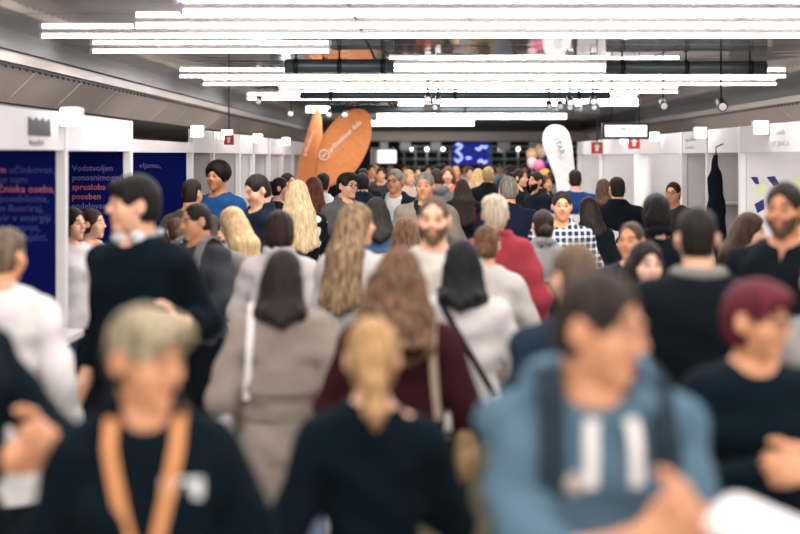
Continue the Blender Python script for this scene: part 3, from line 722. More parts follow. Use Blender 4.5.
def body_mesh(ps, key, lv):
    if key in BODY: return BODY[key]
    c, f = ((.022, .0055), (.026, .0080), (.032, .0125))[lv]
    pts = [ps.hc]+list(ps.S.values())+list(ps.E.values())+list(ps.W.values())+list(ps.An.values())
    tips = [ps.W[g]+ps.HD[g]*.2 for g in (1, -1)]
    lo = np.min(pts+tips, 0)-A3(.16, .22, .06); hi = np.max(pts+tips, 0)+A3(.16, .2, .2); lo[2] = -.05
    boxes = [(ps.hc-A3(.10, .125, .13), ps.hc+A3(.10, .125, .13))]
    fl = Field(lo, hi, c, f, boxes+[(np.minimum(ps.W[g]-.03, tips[i]-.055), np.maximum(ps.W[g]+.03, tips[i]+.055)) for i, g in enumerate((1, -1))])
    ps.loft(fl, -.010, .86, 1.47, .03)
    for g in (1, -1):
        fl.cone(ps.H[g], ps.K[g], .078, .054, .03); fl.cone(ps.K[g], ps.An[g], .054, .036, .02)
        fl.cone(ps.An[g]+A3(0, .03, -.03), ps.An[g]+A3(0, -.14, -.045), .032, .026, .02)
        fl.cone(ps.T(g*.04, .012, 1.44), ps.S[g], .040, .050, .03)
        fl.cone(ps.S[g], ps.E[g], .050, .040, .03); fl.cone(ps.E[g], ps.W[g], .041, .027, .02)
        hand(fl, ps, g)
    fl.cone(ps.T(0, .018, 1.43), ps.hp(0, .022, -.05), .058 if ps.sex == 'm' else .050, .054 if ps.sex == 'm' else .047, .03)
    fl.add(head_sdf(ps), ps.hc-.125, ps.hc+.125, .018)
    me = fl.mesh('body'); co = fl.co
    x, y, z = ps.q(co[:, 0], co[:, 1], co[:, 2]); ax = np.abs(x); colr = np.zeros((len(co), 4), np.float32); colr[:, 3] = 1
    head = (np.abs(z) < .14) & (np.abs(y) < .14) & (ax < .1)
    sm = lambda v, r: np.clip(1.3-v/r, 0, 1)
    colr[:, 0] = sm(np.sqrt((ax/.026)**2+((z+.0575)/.012)**2), 1)*head*(y < -.06)
    colr[:, 1] = sm(np.abs(z-.031-.004*np.cos(ax*50))/.0055+np.maximum(0, np.abs(ax-.033)-.018)/.005, 1)*head*(y < -.05)
    colr[:, 2] = 0
    at = me.color_attributes.new('Col', 'FLOAT_COLOR', 'POINT'); at.data.foreach_set('color', colr.ravel())
    BODY[key] = me; return me
def folds(seed, amp):
    a, b, c = seed*1.7 % 6, seed*2.9 % 6, seed*4.1 % 6
    return lambda X_, Y_, Z_: amp*(np.sin(X_*17+Z_*23+a+2*np.sin(Z_*8+b))+.7*np.sin(Z_*41-X_*13+Y_*19+c+1.5*np.sin(X_*11+a)))
def top_mesh(ps, lv, off, sleeve, hem, neck, flare, collar, hood, seed, amp=.0035, vw=0, vz=1.1, gap=0):
    c = (.0115, .016, .022)[lv]
    pts = list(ps.S.values())+list(ps.E.values())+list(ps.W.values())+[ps.T(0, 0, 1.55)]
    ex = .2+flare*.6
    lo = np.min(pts, 0)-A3(.12, .2, .0); hi = np.max(pts, 0)+A3(.12, .2, .06)
    lo = np.minimum(lo, A3(-ex-.03, -ex, 9)); hi = np.maximum(hi, A3(ex+.03, ex, 0)); lo[2] = min(hem-.05, min(ps.W[1][2], ps.W[-1][2])-.08)
    fl = Field(lo, hi, c)
    ps.loft(fl, off, hem, 1.475, .02, flare)
    if ps.sex == 'f':
        for g in (1, -1): fl.ell(ps.T(g*.068, -.075, 1.265), (.058+off*.6, .05+off*.5, .062+off*.5), None, .035)
    for g in (1, -1):
        fl.cone(ps.T(g*.045, .014, 1.435), ps.S[g], .036+off*.7, .046+off*.9, .03)
        u = min(1, sleeve*2); fl.cone(ps.S[g], ps.S[g]+(ps.E[g]-ps.S[g])*u, .050+off*.9, .050+off+(.044-.050)*u+.002, .03)
        if sleeve > .5:
            u = (sleeve-.5)*2; e = ps.E[g]+(ps.W[g]-ps.E[g])*u; fl.cone(ps.E[g], e, .046+off, .046+off-u*.014, .02)
            ax_ = ps.HD[g]
        else: e = ps.S[g]+(ps.E[g]-ps.S[g])*u; ax_ = (ps.E[g]-ps.S[g])/np.linalg.norm(ps.E[g]-ps.S[g])
        fl.cut(lambda X_, Y_, Z_: np.maximum((e[0]-X_)*ax_[0]+(e[1]-Y_)*ax_[1]+(e[2]-Z_)*ax_[2]+.0, np.sqrt((X_-e[0])**2+(Y_-e[1])**2+(Z_-e[2])**2)-.085), e-.085, e+.085, .006)
    if hood:
        b = [ps.T(.075, -.085, 1.455), ps.T(.105, -.02, 1.475), ps.T(.095, .07, 1.475), ps.T(0, .115, 1.455), ps.T(-.095, .07, 1.475), ps.T(-.105, -.02, 1.475), ps.T(-.075, -.085, 1.455)]
        fl.path(b, [.02, .033, .045, .062, .045, .033, .02], .02)
    if collar:
        n0 = [ps.T(math.sin(a)*.070, .012-math.cos(a)*.066, 1.462+.022*(1-math.cos(a))*.5) for a in np.linspace(.45, 2*math.pi-.45, 9)]
        fl.path([p+A3(0, 0, collar*.5) for p in n0], [.012+collar*.3]*9, .012)
    nr = neck
    fl.cut(lambda X_, Y_, Z_: c3(X_, Y_, Z_, ps.T(0, .012, 1.435), ps.T(0, .0, 1.60), nr, nr+.012), ps.T(0, 0, 1.41)-A3(.1, .1, .03), ps.T(0, 0, 1.62)+A3(.1, .1, .03), .008)
    fl.ell(ps.T(0, -.065, 1.488), (nr+.004, .06, .045), None, .01, True)
    if vw or gap:
        def wedge(X_, Y_, Z_):
            return np.maximum(np.abs(X_)-gap-np.clip((Z_-vz), 0, 1)*vw, np.maximum(Y_+.035+(Z_-.95)*ps.sl, (vz if not gap else 0)-Z_))
        fl.cut(wedge, (-.2, -.4, .4), (.2, .05, 1.6), .006)
    fl.disp(folds(seed, amp))
    return fl.mesh('top')
def trouser_mesh(ps, lv, off, seed, hem=.07, skirt=0):
    c = (.017, .020, .026)[lv]
    pts = list(ps.An.values())+list(ps.K.values()); lo = np.min(pts, 0)-A3(.16, .16, 0); hi = np.max(pts, 0)+A3(.16, .16, 0)
    lo = np.minimum(lo, A3(-.26, -.2, 0)); hi = np.maximum(hi, A3(.26, .2, 1.08)); lo[2] = hem-.06
    fl = Field(lo, hi, c); ps.loft(fl, off*.7, .76, 1.03, .03)
    for g in (1, -1):
        fl.cone(ps.H[g]+A3(0, 0, -.02), ps.K[g], .088+off, .060+off, .02); fl.cone(ps.K[g], ps.An[g], .060+off, .046+off, .02)
    fl.keep(lambda X_, Y_, Z_: hem-Z_+X_*0+Y_*0); fl.disp(folds(seed, .004)); return fl.mesh('trousers')
SHOE = {}
def shoe_mesh(lv):
    if lv in SHOE: return SHOE[lv]
    fl = Field((-.08, -.24, -.02), (.08, .12, .17), (.009, .012, .016)[lv])
    fl.cone((0, .035, .045), (0, -.14, .03), .042, .036, .02); fl.cone((0, .03, .05), (0, .02, .10), .042, .044, .02)
    fl.cone((0, .035, .012), (0, -.15, .012), .046, .043, .01); fl.keep(lambda X_, Y_, Z_: -Z_+X_*0+Y_*0)
    SHOE[lv] = fl.mesh('shoe'); return SHOE[lv]
HAIR = {}
def hair_mesh(ps, style, lv, key):
    key = (style,)+key
    if key in HAIR: return HAIR[key]
    c = (.0075, .0105, .015)[lv]; L = style.split('_')[0]
    down = {'long': .58, 'wavy': .50, 'mid': .34, 'lob': .32, 'ponytail': .36, 'lowtail': .40}.get(L, .20)
    lo = ps.hc-A3(.2, .2, down); hi = ps.hc+A3(.2, .22, .19); lo[1] -= .05; fl = Field(lo, hi, c)
    def shell(t, back=True, ears=True, bottom=-.07, tt=None):
        def fn(X_, Y_, Z_):
            x, y, z = ps.q(X_, Y_, Z_); ax = np.abs(x)
            d = e3(x, y, z, (0, .012, .03), (.070+t, .088+t, .086+(tt or t)*.8))
            d = smin(d, e3(x, y, z, (0, .036, -.03), (.060+t, .062+t, .072+t)), .02)
            d = smax(d, -e3(x, y, z, (0, -.128, -.022), (.072, .094, .112)), .010)
            d = np.maximum(d, bottom-z)
            if ears: d = smax(d, -e3(ax, y, z, (.088, -.004, -.03), (.034, .036, .052)), .008); d = smax(d, -np.maximum(y+.0, z+.03), .008)
            return d*HS
        fl.add(fn, ps.hc-.16, ps.hc+.16, .01)
    def hell(cn, r, k=.02): fl.ell(ps.hp(*cn), [v*HS for v in r], ps.Rh, k)
    def facecut(w=.066): fl.ell(ps.hp(0, -.135, -.036), (w*HS, .094*HS, .116*HS), ps.Rh, .012, True)
    amp, fr = .0022, 70
    if L == 'short': shell(.010, tt=.014)
    elif L == 'crop': shell(.005, tt=.007); hell((0, -.01, .065), (.07, .085, .06)); facecut(.07)
    elif L == 'quiff': shell(.010, tt=.018); hell((0, -.045, .098), (.062, .055, .034)); hell((0, -.082, .075), (.045, .022, .022)); facecut(.070)
    elif L == 'fringe': shell(.012, tt=.018); hell((0, -.058, .070), (.064, .044, .040)); fl.ell(ps.hp(0, -.135, -.06), (.062*HS, .092*HS, .098*HS), ps.Rh, .012, True)
    elif L == 'pixie': shell(.010, tt=.014, bottom=-.090, ears=True); hell((.006, -.024, .070), (.076, .086, .050)); hell((0, .065, .01), (.066, .046, .07)); facecut(.072); amp = .0035
    elif L == 'toplayer': shell(.011, tt=.014, bottom=-.012, ears=True); hell((.008, -.030, .070), (.078, .084, .050)); facecut(.071); amp = .004
    elif L == 'receding': shell(.006, tt=.008); fl.ell(ps.hp(0, -.115, .0), (.070*HS, .082*HS, .098*HS), ps.Rh, .012, True)
    elif L == 'balding':
        shell(.008); fl.ell(ps.hp(0, -.03, .105), (.072, .105, .075), ps.Rh, .01, True)
    elif L == 'afro': hell((0, .025, .045), (.112, .118, .108)); facecut(.070); amp, fr = .006, 90
    elif L == 'bob':
        shell(.016, ears=False, bottom=-.12); hell((0, .025, -.035), (.091, .090, .098)); facecut(.062); amp, fr = .004, 50
    elif L in ('long', 'wavy', 'mid', 'lob'):
        shell(.015, ears=False, bottom=-.14); hell((0, .03, -.02), (.088, .088, .092)); facecut(.062)
        end = {'long': 1.17, 'wavy': 1.32, 'mid': 1.39, 'lob': 1.42}[L]; w = {'long': .046, 'wavy': .062, 'mid': .046, 'lob': .038}[L]; n0 = 5 if L != 'wavy' else 6
        for i in range(n0):
            u = -1+2*i/(n0-1); a = ps.hp(u*.060, .075-.03*abs(u), -.02); m = ps.hp(u*(.07 if L in ('mid', 'lob') else .085), .115-.045*abs(u), -.16); m = m*.75+ps.T(u*.1, .15-.03*abs(u), 1.45)*.25
            sp_ = .07 if L in ('mid', 'lob') else .105; b = ps.T(u*sp_, float(np.interp(end, ps.z, ps.b))+.062-.02*abs(u), end+.05*abs(u)); fl.path([a, m, b], [w*.9, w, w*.6], .03)
        if 'front' in style:
            for g in (1, -1): fl.path([ps.hp(g*.083, -.01, .0), ps.hp(g*.088, -.02, -.11), ps.T(g*.105, -.105, 1.36), ps.T(g*.10, -.135, 1.26)], [.022, .026, .028, .014], .02)
        if L == 'wavy': amp, fr = .006, 40
    elif L == 'ponytail':
        shell(.008, ears=False, bottom=-.09); fl.path([ps.hp(0, .095, .045), ps.hp(0, .135, .03), ps.hp(0, .15, -.06), ps.hp(0, .135, -.19)], [.022, .028, .034, .010], .012)
    elif L == 'lowtail':
        shell(.011, ears=False, bottom=-.09, tt=.014); hell((0, .085, -.01), (.055, .045, .06)); fl.path([ps.hp(0, .105, -.035), ps.hp(0, .135, -.07), ps.hp(0, .14, -.15), ps.hp(0.0, .128, -.20)], [.030, .034, .034, .010], .012); amp = .003
    elif L == 'bun':
        shell(.009, ears=False, bottom=-.085); hell((0, .122, .035), (.046, .042, .044), .008)
    elif L == 'lowbun':
        shell(.010, ears=False, bottom=-.085); hell((0, .118, -.03), (.05, .042, .044), .008)
    if lv < 2:
        def rip(X_, Y_, Z_):
            x, y, z = ps.q(X_, Y_, Z_); az = np.arctan2(x, y+.02)
            return amp*np.sin(az*fr*.35+3*np.sin(z*28)+2*np.sin(x*35))
        fl.disp(rip)
    HAIR[key] = fl.mesh('hair'); return HAIR[key]
def beard_mesh(ps, lv, full):
    fl = Field(ps.hc-A3(.12, .15, .16), ps.hc+A3(.12, .12, .06), (.0062, .008, .011)[lv])
    def fn(X_, Y_, Z_):
        x, y, z = ps.q(X_, Y_, Z_); ax = np.abs(x); t = .0045 if full else .003
        d = e3(x, y, z, (0, -.026, -.045), (.060+t, .062+t, .066+t)); d = smin(d, e3(x, y, z, (0, -.066, -.098), (.026+t, .022+t, .02+t)), .025)
        d = smin(d, e3(ax, y, z, (.042, -.05, -.025), (.024+t, .028+t, .03+t)), .025)
        d = smax(d, z+.034-.9*np.maximum(0, ax-.045), .006); d = smax(d, y-.0, .01)
        return smax(d, -c3(ax, y, z, (0, -.100, -.0575), (.018, -.090, -.0585), .010, .008), .004)
    fl.add(fn, ps.hc-.15, ps.hc+.1, .005); return fl.mesh('beard')
def glasses_mesh():
    V, Fc = [], []
    def ring(cx):
        pts = [(cx+.024*math.cos(a), -.102+.01*abs(math.cos(a))*(1 if cx*math.cos(a) > 0 else 0), .004+.019*math.sin(a)) for a in [i*2*math.pi/14 for i in range(15)]]
        return pts
    out = []
    for pts in (ring(.031), ring(-.031), [(-.008, -.106, .008), (0, -.109, .01), (.008, -.106, .008)], [(.055, -.094, .01), (.077, -.05, .012), (.080, .01, .012)], [(-.055, -.094, .01), (-.077, -.05, .012), (-.080, .01, .012)]):
        me = tubemesh(pts, .0026, 6); n = len(V); V += [v.co.copy() for v in me.vertices]; Fc += [tuple(n+i for i in p.vertices) for p in me.polygons]; bpy.data.meshes.remove(me)
    return pyd('glasses', V, Fc, True)
EYE = None
SK = {'fair': 'dba98c', 'warm': 'cf9570', 'tan': 'b97f5c', 'pale': 'e3b8a2'}
TOPS = {  # off, sleeve, hem, neck, flare, collar, hood
    'sweater': (.016, 1.0, .90, .060, 0, 0, 0), 'tee': (.014, .40, .90, .064, 0, 0, 0), 'shirt': (.016, 1.0, .88, .058, .05, .030, 0), 'blouse': (.018, 1.0, .88, .066, .10, 0, 0),
    'jacket': (.024, 1.0, .86, .062, .04, .036, 0), 'coat': (.026, 1.0, .52, .062, .14, .036, 0), 'hoodie': (.024, .80, .87, .064, .02, 0, 1), 'blazer': (.022, .98, .82, .062, .05, .022, 0),
    'turtle': (.016, 1.0, .90, .050, 0, .034, 0), 'vest': (.016, .2, .9, .066, 0, 0, 0)}
MEC = {}; NP = [0]; LOG = []
def person(label, px, top, k, th, sex='m', hair=('short', '1c130e'), topw=('sweater', '11171c'), legs='1b2027', arms=('down', 'down'), yaw=0, pitch=0, lean=0.0, stride=.08, wide=1.0,
           tone='fair', curl=.45, inner=None, beard=None, glasses=False, vw=0, vz=1.1, gap=0, shoes='15161a', group=None, kind='plain', col2=None, amp=.005, sleeve=None, hem=None, collar=None, flare=None, hgt=None):
    d = F/k; x = X(px, d); h = HC-(top-VY)/k if hgt is None else hgt; sc_ = (h-.012)/1.713
    lv = 0 if k > 330 else (1 if k > 150 else 2)
    al, ar = arms
    yr, pr = math.radians(yaw), math.radians(pitch)
    ps = Pose(sex, wide, math.radians(lean), stride, al, ar, yr, pr, curl)
    off0 = ps.hc
    r = math.radians(th); cs, sn = math.cos(r), math.sin(r)
    hx, hy = ps.hc[0]*sc_, ps.hc[1]*sc_                   # keep the head, not the feet, on the sight line
    # head top keeps its height when leaning
    drop = 1.602-float(ps.hc[2])
    sc_ = sc_*(1.713/(1.713-drop))
    root = empty('person', (x-(hx*cs-hy*sn), d-(hx*sn+hy*cs), 0), r); root.scale = (sc_,)*3
    pk = (sex, round(wide, 2), round(lean, 1), stride, str(al), str(ar), yaw, pitch, curl, lv)
    link('body', body_mesh(ps, pk, lv), skin(SK.get(tone, tone), hair[1] if hair else '5a4030'), root, objmat=True)
    if hair: link('hair', hair_mesh(ps, hair[0], lv, pk[:3]+(yaw, pitch, lv)), hairmat(*hair[1:]), root, objmat=True)
    ty, tc = topw; t = list(TOPS[ty])
    if sleeve is not None: t[1] = sleeve
    if hem is not None: t[2] = hem
    if collar is not None: t[5] = collar
    if flare is not None: t[4] = flare
    NP[0] += 1; seed = (NP[0] if lv < 2 else 3)
    kk = ('top', ty, pk[:6], tuple(t), lv, seed, vw, vz, gap)
    if kk not in MEC: MEC[kk] = top_mesh(ps, lv, *t, seed, amp, vw, vz, gap)
    nm = {'tee': 't_shirt', 'turtle': 'sweater', 'vest': 'top'}.get(ty, ty)
    link(nm, MEC[kk], cloth(tc, kind, col2), root, objmat=True)
    if inner:
        kk = ('inner', pk[:6], lv)
        if kk not in MEC: MEC[kk] = top_mesh(ps, lv, .007, .3, .88, .057, 0, .022, 0, 1, .001)
        link('shirt', MEC[kk], cloth(inner), root, objmat=True)
    kk = ('legs', pk[:4], lv, seed)
    if kk not in MEC: MEC[kk] = trouser_mesh(ps, lv, .016, seed)
    link('trousers', MEC[kk], cloth(legs), root, objmat=True)
    for g in (1, -1):
        a = ps.An[g]; o = link('shoe', shoe_mesh(lv), plain(shoes, .5, name='shoe_leather'), root, (float(a[0]), float(a[1]), 0), objmat=True)
    face = abs(((th+yaw+180) % 360)-180) < 115
    if face and k > 95:
        global EYE
        if EYE is None:
            V = []; Fc = []; n, m = 12, 8
            for i in range(m+1):
                a_ = math.pi*i/m
                for q in range(n): V.append((.0122*math.sin(a_)*math.cos(2*math.pi*q/n), -.0122*math.cos(a_), .0122*math.sin(a_)*math.sin(2*math.pi*q/n)))
            for i in range(m):
                for q in range(n): Fc.append((i*n+q, i*n+(q+1) % n, (i+1)*n+(q+1) % n, (i+1)*n+q))
            EYE = pyd('eye', V, Fc, True)
        for g in (1, -1):
            o = link('eye', EYE, eyemat(), root, [float(v) for v in ps.hp(g*.031, -.0705, .003)]); o.scale = (1.05*HS, HS, .6*HS); o.rotation_euler = Matrix(ps.Rh.tolist()).to_euler()
    if beard: link('beard', beard_mesh(ps, lv, beard[0] == 'full'), hairmat(beard[1]), root, objmat=True)
    if glasses:
        if 'gl' not in MEC: MEC['gl'] = glasses_mesh()
        o = link('glasses', MEC['gl'], plain('1a1a1c', .3), root, [float(v) for v in ps.hc]); o.scale = (HS, HS, HS); o.rotation_euler = Matrix(ps.Rh.tolist()).to_euler()
    tag(root, label, 'person', group); LOG.append((label, root.location.x, root.location.y, h, k))
    root['_'] = 0; del root['_']
    ps.off = t[0]; ps.root = root; ps.sc = sc_; return ps
def worn(name, label, cat, ps):
    """a separate thing carried by a person: same frame as that person"""
    e = empty(name, ps.root.location, ps.root.rotation_euler[2]); e.scale = ps.root.scale; tag(e, label, cat); return e
def strap_path(ps, pts, off):
    P_, N_ = [], []; dense = []
    for a, b in zip(pts[:-1], pts[1:]):
        m = 4 if (a[1] <= 1.44 and b[1] <= 1.44 and (a[2] > 0) == (b[2] > 0)) else 1
        dense += [(a[0]+(b[0]-a[0])*i/m, a[1]+(b[1]-a[1])*i/m, a[2]) for i in range(m)]
    for (x, z, back) in dense+[pts[-1]]:
        if z > 1.44: p = Vector([float(q) for q in ps.T(x, .01 if back == 0 else back, z)]); n = Vector((0, 0, 1))
        else: p = ps.front(x, z, off, back > 0); n = Vector((x*.6, 1 if back > 0 else -1, 0)).normalized()
        P_.append(p); N_.append(n)
    return P_, N_
def backpack(ps, label, col, big=1.0):
    e = worn('backpack', label, 'backpack', ps); b = float(np.interp(1.25, ps.z, ps.b))+ps.off
    fl = Field((-.22, b-.06, .80), (.22, b+.30, 1.55), .014); yb = b+.095
    fl.ell((0, yb, 1.20), (.15*big, .085, .23*big), None, .03); fl.cone((-.07, yb, 1.05), (.07, yb, 1.05), .085, .085, .04); fl.cone((-.08, yb, 1.33), (.08, yb, 1.33), .075, .075, .04)
    fl.disp(folds(5, .003)); link('bag_body', fl.mesh('pack'), cloth(col), e)
    fl = Field((-.2, b+.08, .9), (.2, b+.30, 1.3), .014); fl.ell((0, b+.165, 1.09), (.11*big, .035, .095), None, .03); link('front_pocket', fl.mesh('pocket'), cloth(col), e)
    for g in (1, -1):
        x = .105; o = ps.off+.006
        P_, N_ = strap_path(ps, [(g*.09, 1.40, 1), (g*.10, 1.465+ps.off, .05), (g*.105, 1.482+ps.off, -.01), (g*.112, 1.455+ps.off, -.07)] + [(g*x_, z_, -1) for x_, z_ in ((.118, 1.38), (.122, 1.30), (.125, 1.20), (.135, 1.10))], o)
        link('strap', ribbonmesh(P_, N_, .055, .012), cloth(col), e)
    return e
# ---------------------------------------------------------------- the crowd, nearest first
def lanyard(ps, col, badge='e8e6e2', w_=.028, zb=1.12, x0=.075, off=None):
    o = (off or ps.off)+.006; r = ps.root
    for g in (1, -1):
        pts = [(g*.055, 1.475, .055), (g*x0, 1.478, 0), (g*x0, 1.462, -.05), (g*x0*.98, 1.42, -1), (g*x0*.82, 1.36, -1), (g*x0*.6, 1.28, -1), (g*x0*.35, 1.2, -1), (g*.008, zb, -1)]
        P_, N_ = strap_path(ps, pts, o); link('lanyard', ribbonmesh(P_, N_, w_, .004), cloth(col), r)
    p = ps.front(0, zb-.06, o+.012); b = box('badge', (-.045, -.003, -.06), (.045, .003, .06), plain(badge, .4), r, .002, p)
    return b
def shoulder_bag(ps, label, side, col, scol, size=(.13, .06, .12), z=.88, name='shoulder_bag', cross=False):
    e = worn(name, label, 'bag', ps); o = ps.off+.012; g = side
    if cross: pts = [(-g*.09, 1.43, 1), (-g*.10, 1.47+ps.off, .03), (-g*.10, 1.43, -1), (-g*.05, 1.33, -1), (0, 1.22, -1), (g*.08, 1.08, -1), (g*.14, .95, -1)]
    else: pts = [(g*.15, z+.12, 1), (g*.14, 1.2, 1), (g*.13, 1.36, 1), (g*.13, 1.465+ps.off, .03), (g*.135, 1.36, -1), (g*.15, 1.2, -1), (g*.165, z+.12, -1)]
    P_, N_ = strap_path(ps, pts, o); link('strap', ribbonmesh(P_, N_, .026, .006), cloth(scol), e)
    if cross:
        o += .02; pb = [(-g*.085, 1.435, 1), (-g*.01, 1.31, 1), (g*.07, 1.17, 1), (g*.15, 1.03, 1)]; P_, N_ = strap_path(ps, pb, o); link('strap', ribbonmesh(P_, N_, .026, .006), cloth(scol), e)
    cx = g*(float(np.interp(z, ps.z, ps.a))+ps.off+size[1]+.01)
    fl = Field((cx-size[1]-.05, -size[0]-.06, z-size[2]-.06), (cx+size[1]+.05, size[0]+.06, z+size[2]+.06), .013)
    fl.ell((cx, 0, z-size[2]*.25), (size[1], size[0], size[2]*.8), None, .03); fl.cone((cx, -size[0]*.65, z+size[2]*.55), (cx, size[0]*.65, z+size[2]*.55), size[1]*.55, size[1]*.55, .05)
    link('bag_body', fl.mesh('bag'), cloth(col), e); return e
def paper(label, p, rz, tilt, wd=.21, ht=.297, col='efecea', cat='paper', roll=False):
    e = empty('paper_sheet', p, rz); V = []; Fc = []; n = 10
    for i in range(n+1):
        u = i/n; x = (u-.5)*wd; z = .02*math.sin(u*3.1)
        for v in (-.5, .5): V.append((x, v*ht*math.cos(tilt), z+v*ht*math.sin(tilt)))
    for i in range(n): Fc.append((2*i, 2*i+2, 2*i+3, 2*i+1))
    o = link('sheet', pyd('sheet', V, Fc, True), plain(col, .6), e); m = o.modifiers.new('thickness', 'SOLIDIFY'); m.thickness = .003
    tag(e, label, cat); return e
BK, BK2, NV = '03111a', '0d151b', '0e1824'
# --- front row
A = person('woman with cropped blonde hair, black jacket and orange lanyard', 146, 303, 480, 6, 'f', ('toplayer', '5a4f42', 'bfb08f'), ('jacket', BK), '0c1117', ('slack', 'slack'), yaw=50, pitch=9, lean=4, tone='warm', inner='06121a', vw=.42, vz=1.14, wide=.97, amp=.005)
link('undercut', hair_mesh(A, 'short_u', 0, ('A',)), hairmat('1d1714', '3d3229'), A.root)
jk = [c for c in A.root.children if c.name.startswith('jacket')][0]
lanyard(A, 'dd9a68', 'a9a9a8', .026, 1.14)
p = A.front(.085, 1.33, A.off+.004); box('chest_label', (-.045, -.003, -.022), (.045, .003, .022), plain('d5d6d6', .5), jk, .001, p)
B = person('woman with low blonde ponytail in a plain black top, seen from behind', 372, 314, 400, 178, 'f', ('lowtail', '7d5c3c', 'c09a6c'), ('sweater', BK), '0b1016', ('down', 'hold'), yaw=8, pitch=4, tone='fair', wide=.93, amp=.006)
C = person('young man in blue hoodie with white drawstrings and backpack', 600, 267, 500, 10, 'm', ('short_a', '1d1714', '3a2d26'), ('hoodie', '506878'), '1b2230', (((.09, -.36, 1.31), (.3, .1, -1)), ((.02, -.36, 1.28), (.5, .1, -1))), yaw=48, pitch=9, lean=7, tone='warm', curl=.7, wide=.95, amp=.0085, sleeve=.72)
hd = [c for c in C.root.children if c.name.startswith('hoodie')][0]
for g in (1, -1):
    pts = [(g*.04, 1.438, -1), (g*.045, 1.41, -1), (g*.046, 1.37, -1), (g*.047, 1.34, -1), (g*.048, 1.31, -1)]; P_, N_ = strap_path(C, pts, C.off+.014)
    link('drawstring', ribbonmesh(P_, N_, .026, .006), cloth('e4dfdc'), hd)
p = C.front(-.075, 1.315, C.off+.006); link('chest_emblem', tubemesh([p, p+Vector((0, -.004, 0))], [.022, .02], 14), plain('b9a9a0', .6), hd)
backpack(C, 'dark grey backpack on the young man in the blue hoodie', '26323b', 1.0)
hw = C.root.matrix_basis
def world(ps, x, y, z): return ps.root.location + Matrix.Rotation(ps.root.rotation_euler[2], 3, 'Z') @ Vector((x, y, z))*ps.sc
paper('open white brochure held by the young man in the blue hoodie', world(C, .20, -.62, 1.28), math.radians(60), .30, .22, .28)
paper('folded white leaflet beneath the open brochure of the hoodie man', world(C, .16, -.62, 1.22), math.radians(35), .1, .20, .26)
D = person('woman with short burgundy hair and glasses, black top, hands clasped', 757, 277, 375, 0, 'f', ('pixie_b', '3a1019', '6d2433'), ('sweater', BK), '0d1218', (((.09, -.27, 1.23), (1, .1, -.8)), ((.02, -.28, 1.22), (1, .1, -.8))), yaw=52, pitch=6, lean=4, tone='warm', glasses=True, curl=1.0, wide=1.02)
E_ = person('woman in long beige trench coat with dark hair, seen from behind', 284, 247, 262, 182, 'f', ('lob', '15110f', '2b2019'), ('coat', '8f837a'), '7e8fa6', ('slack', 'down'), yaw=-12, tone='fair', hem=.62, wide=1.06, amp=.005, flare=.04)
P_, N_ = strap_path(E_, [(a, z, 1) for a, z in ((-.2, 1.06), (-.1, 1.045), (0, 1.04), (.1, 1.045), (.2, 1.06))], E_.off+.004); link('coat_belt', ribbonmesh(P_, N_, .045, .008), cloth('85796f'), E_.root)
P_, N_ = strap_path(E_, [(a, z, 1) for a, z in ((-.19, 1.20), (-.1, 1.185), (0, 1.18), (.1, 1.185), (.19, 1.20))], E_.off+.006); link('back_flap', ribbonmesh(P_, N_, .11, .006), cloth('8f837a'), E_.root)
shoulder_bag(E_, 'white strapped shoulder bag hanging off the trench coat', 1, 'd8d4d2', 'e6e2df', (.10, .045, .10), .98)
Fp = person('woman with long wavy brown hair in a burgundy sweater, seen from behind', 400, 246, 290, 176, 'f', ('wavy', '3a281d', '7a5a40'), ('sweater', '331419'), '6e6a55', ('bent', 'slack'), yaw=-10, tone='fair', wide=1.14, amp=.004)
shoulder_bag(Fp, 'tan shoulder bag with a thin strap on the woman in burgundy', -1, 'a98a68', 'b8a58e', (.11, .05, .11), .98)
G = person('woman with black shoulder-length hair in a white jacket with dark crossbody strap', 462, 237, 240, 176, 'f', ('lob', '0b0c0f', '1c1c20'), ('jacket', 'c9c4c1'), '6f6a58', ('slack', 'bent'), yaw=8, tone='fair', wide=1.06, amp=.005)
shoulder_bag(G, 'small black crossbody bag over the white jacket', -1, '14181c', '15181c', (.08, .035, .07), .93, 'crossbody_bag', True)
H = person('tall young man with fringe in black sweater, headphones round his neck', 134, 173, 245, -28, 'm', ('fringe', '0d0b0b', '1d1917'), ('sweater', BK), '0d1319', (((.25, -.08, 1.17), (.0, 1, -.9)), ((.21, -.08, .90), (.3, 1, 0))), yaw=-42, tone='fair', wide=1.04, sleeve=.86)
e = worn('headphones', 'grey headphones resting round the neck of the tall young man', 'headphones', H)
pts = [H.T(math.sin(a)*.085, .012-math.cos(a)*.078, 1.478+.012*(1-math.cos(a))) for a in np.linspace(.55, 2*math.pi-.55, 13)]; link('headband', tubemesh([Vector([float(q) for q in p]) for p in pts], .009, 8), plain('8f9092', .4), e)
for p in (pts[0], pts[-1]):
    p = Vector([float(q) for q in p]); link('ear_cup', tubemesh([p+Vector((0, .012, .0)), p+Vector((0, -.002, -.004)), p+Vector((0, -.02, -.012))], [.026, .034, .026], 14), plain('c9c9ca', .4), e)
# left edge
K = person('person in long loose white shirt near the reception counter, seen from behind', 6, 226, 258, 165, 'm', ('crop', '4a3a30', '7c6a5a'), ('shirt', 'cdc8c5'), '11181f', ('slack', 'slack'), tone='warm', wide=1.2, amp=.006, hem=.62, flare=.02)
Lp = person('dark-clothed person with clasped hands standing before the white shirt', -58, 290, 400, 58, 'm', ('short', '1a1512'), ('sweater', BK), '0c1117', (((.06, -.33, 1.21), (.9, .2, -.8)), ((.05, -.31, 1.17), (.9, .2, -.8))), tone='warm', curl=.8, hgt=1.74)
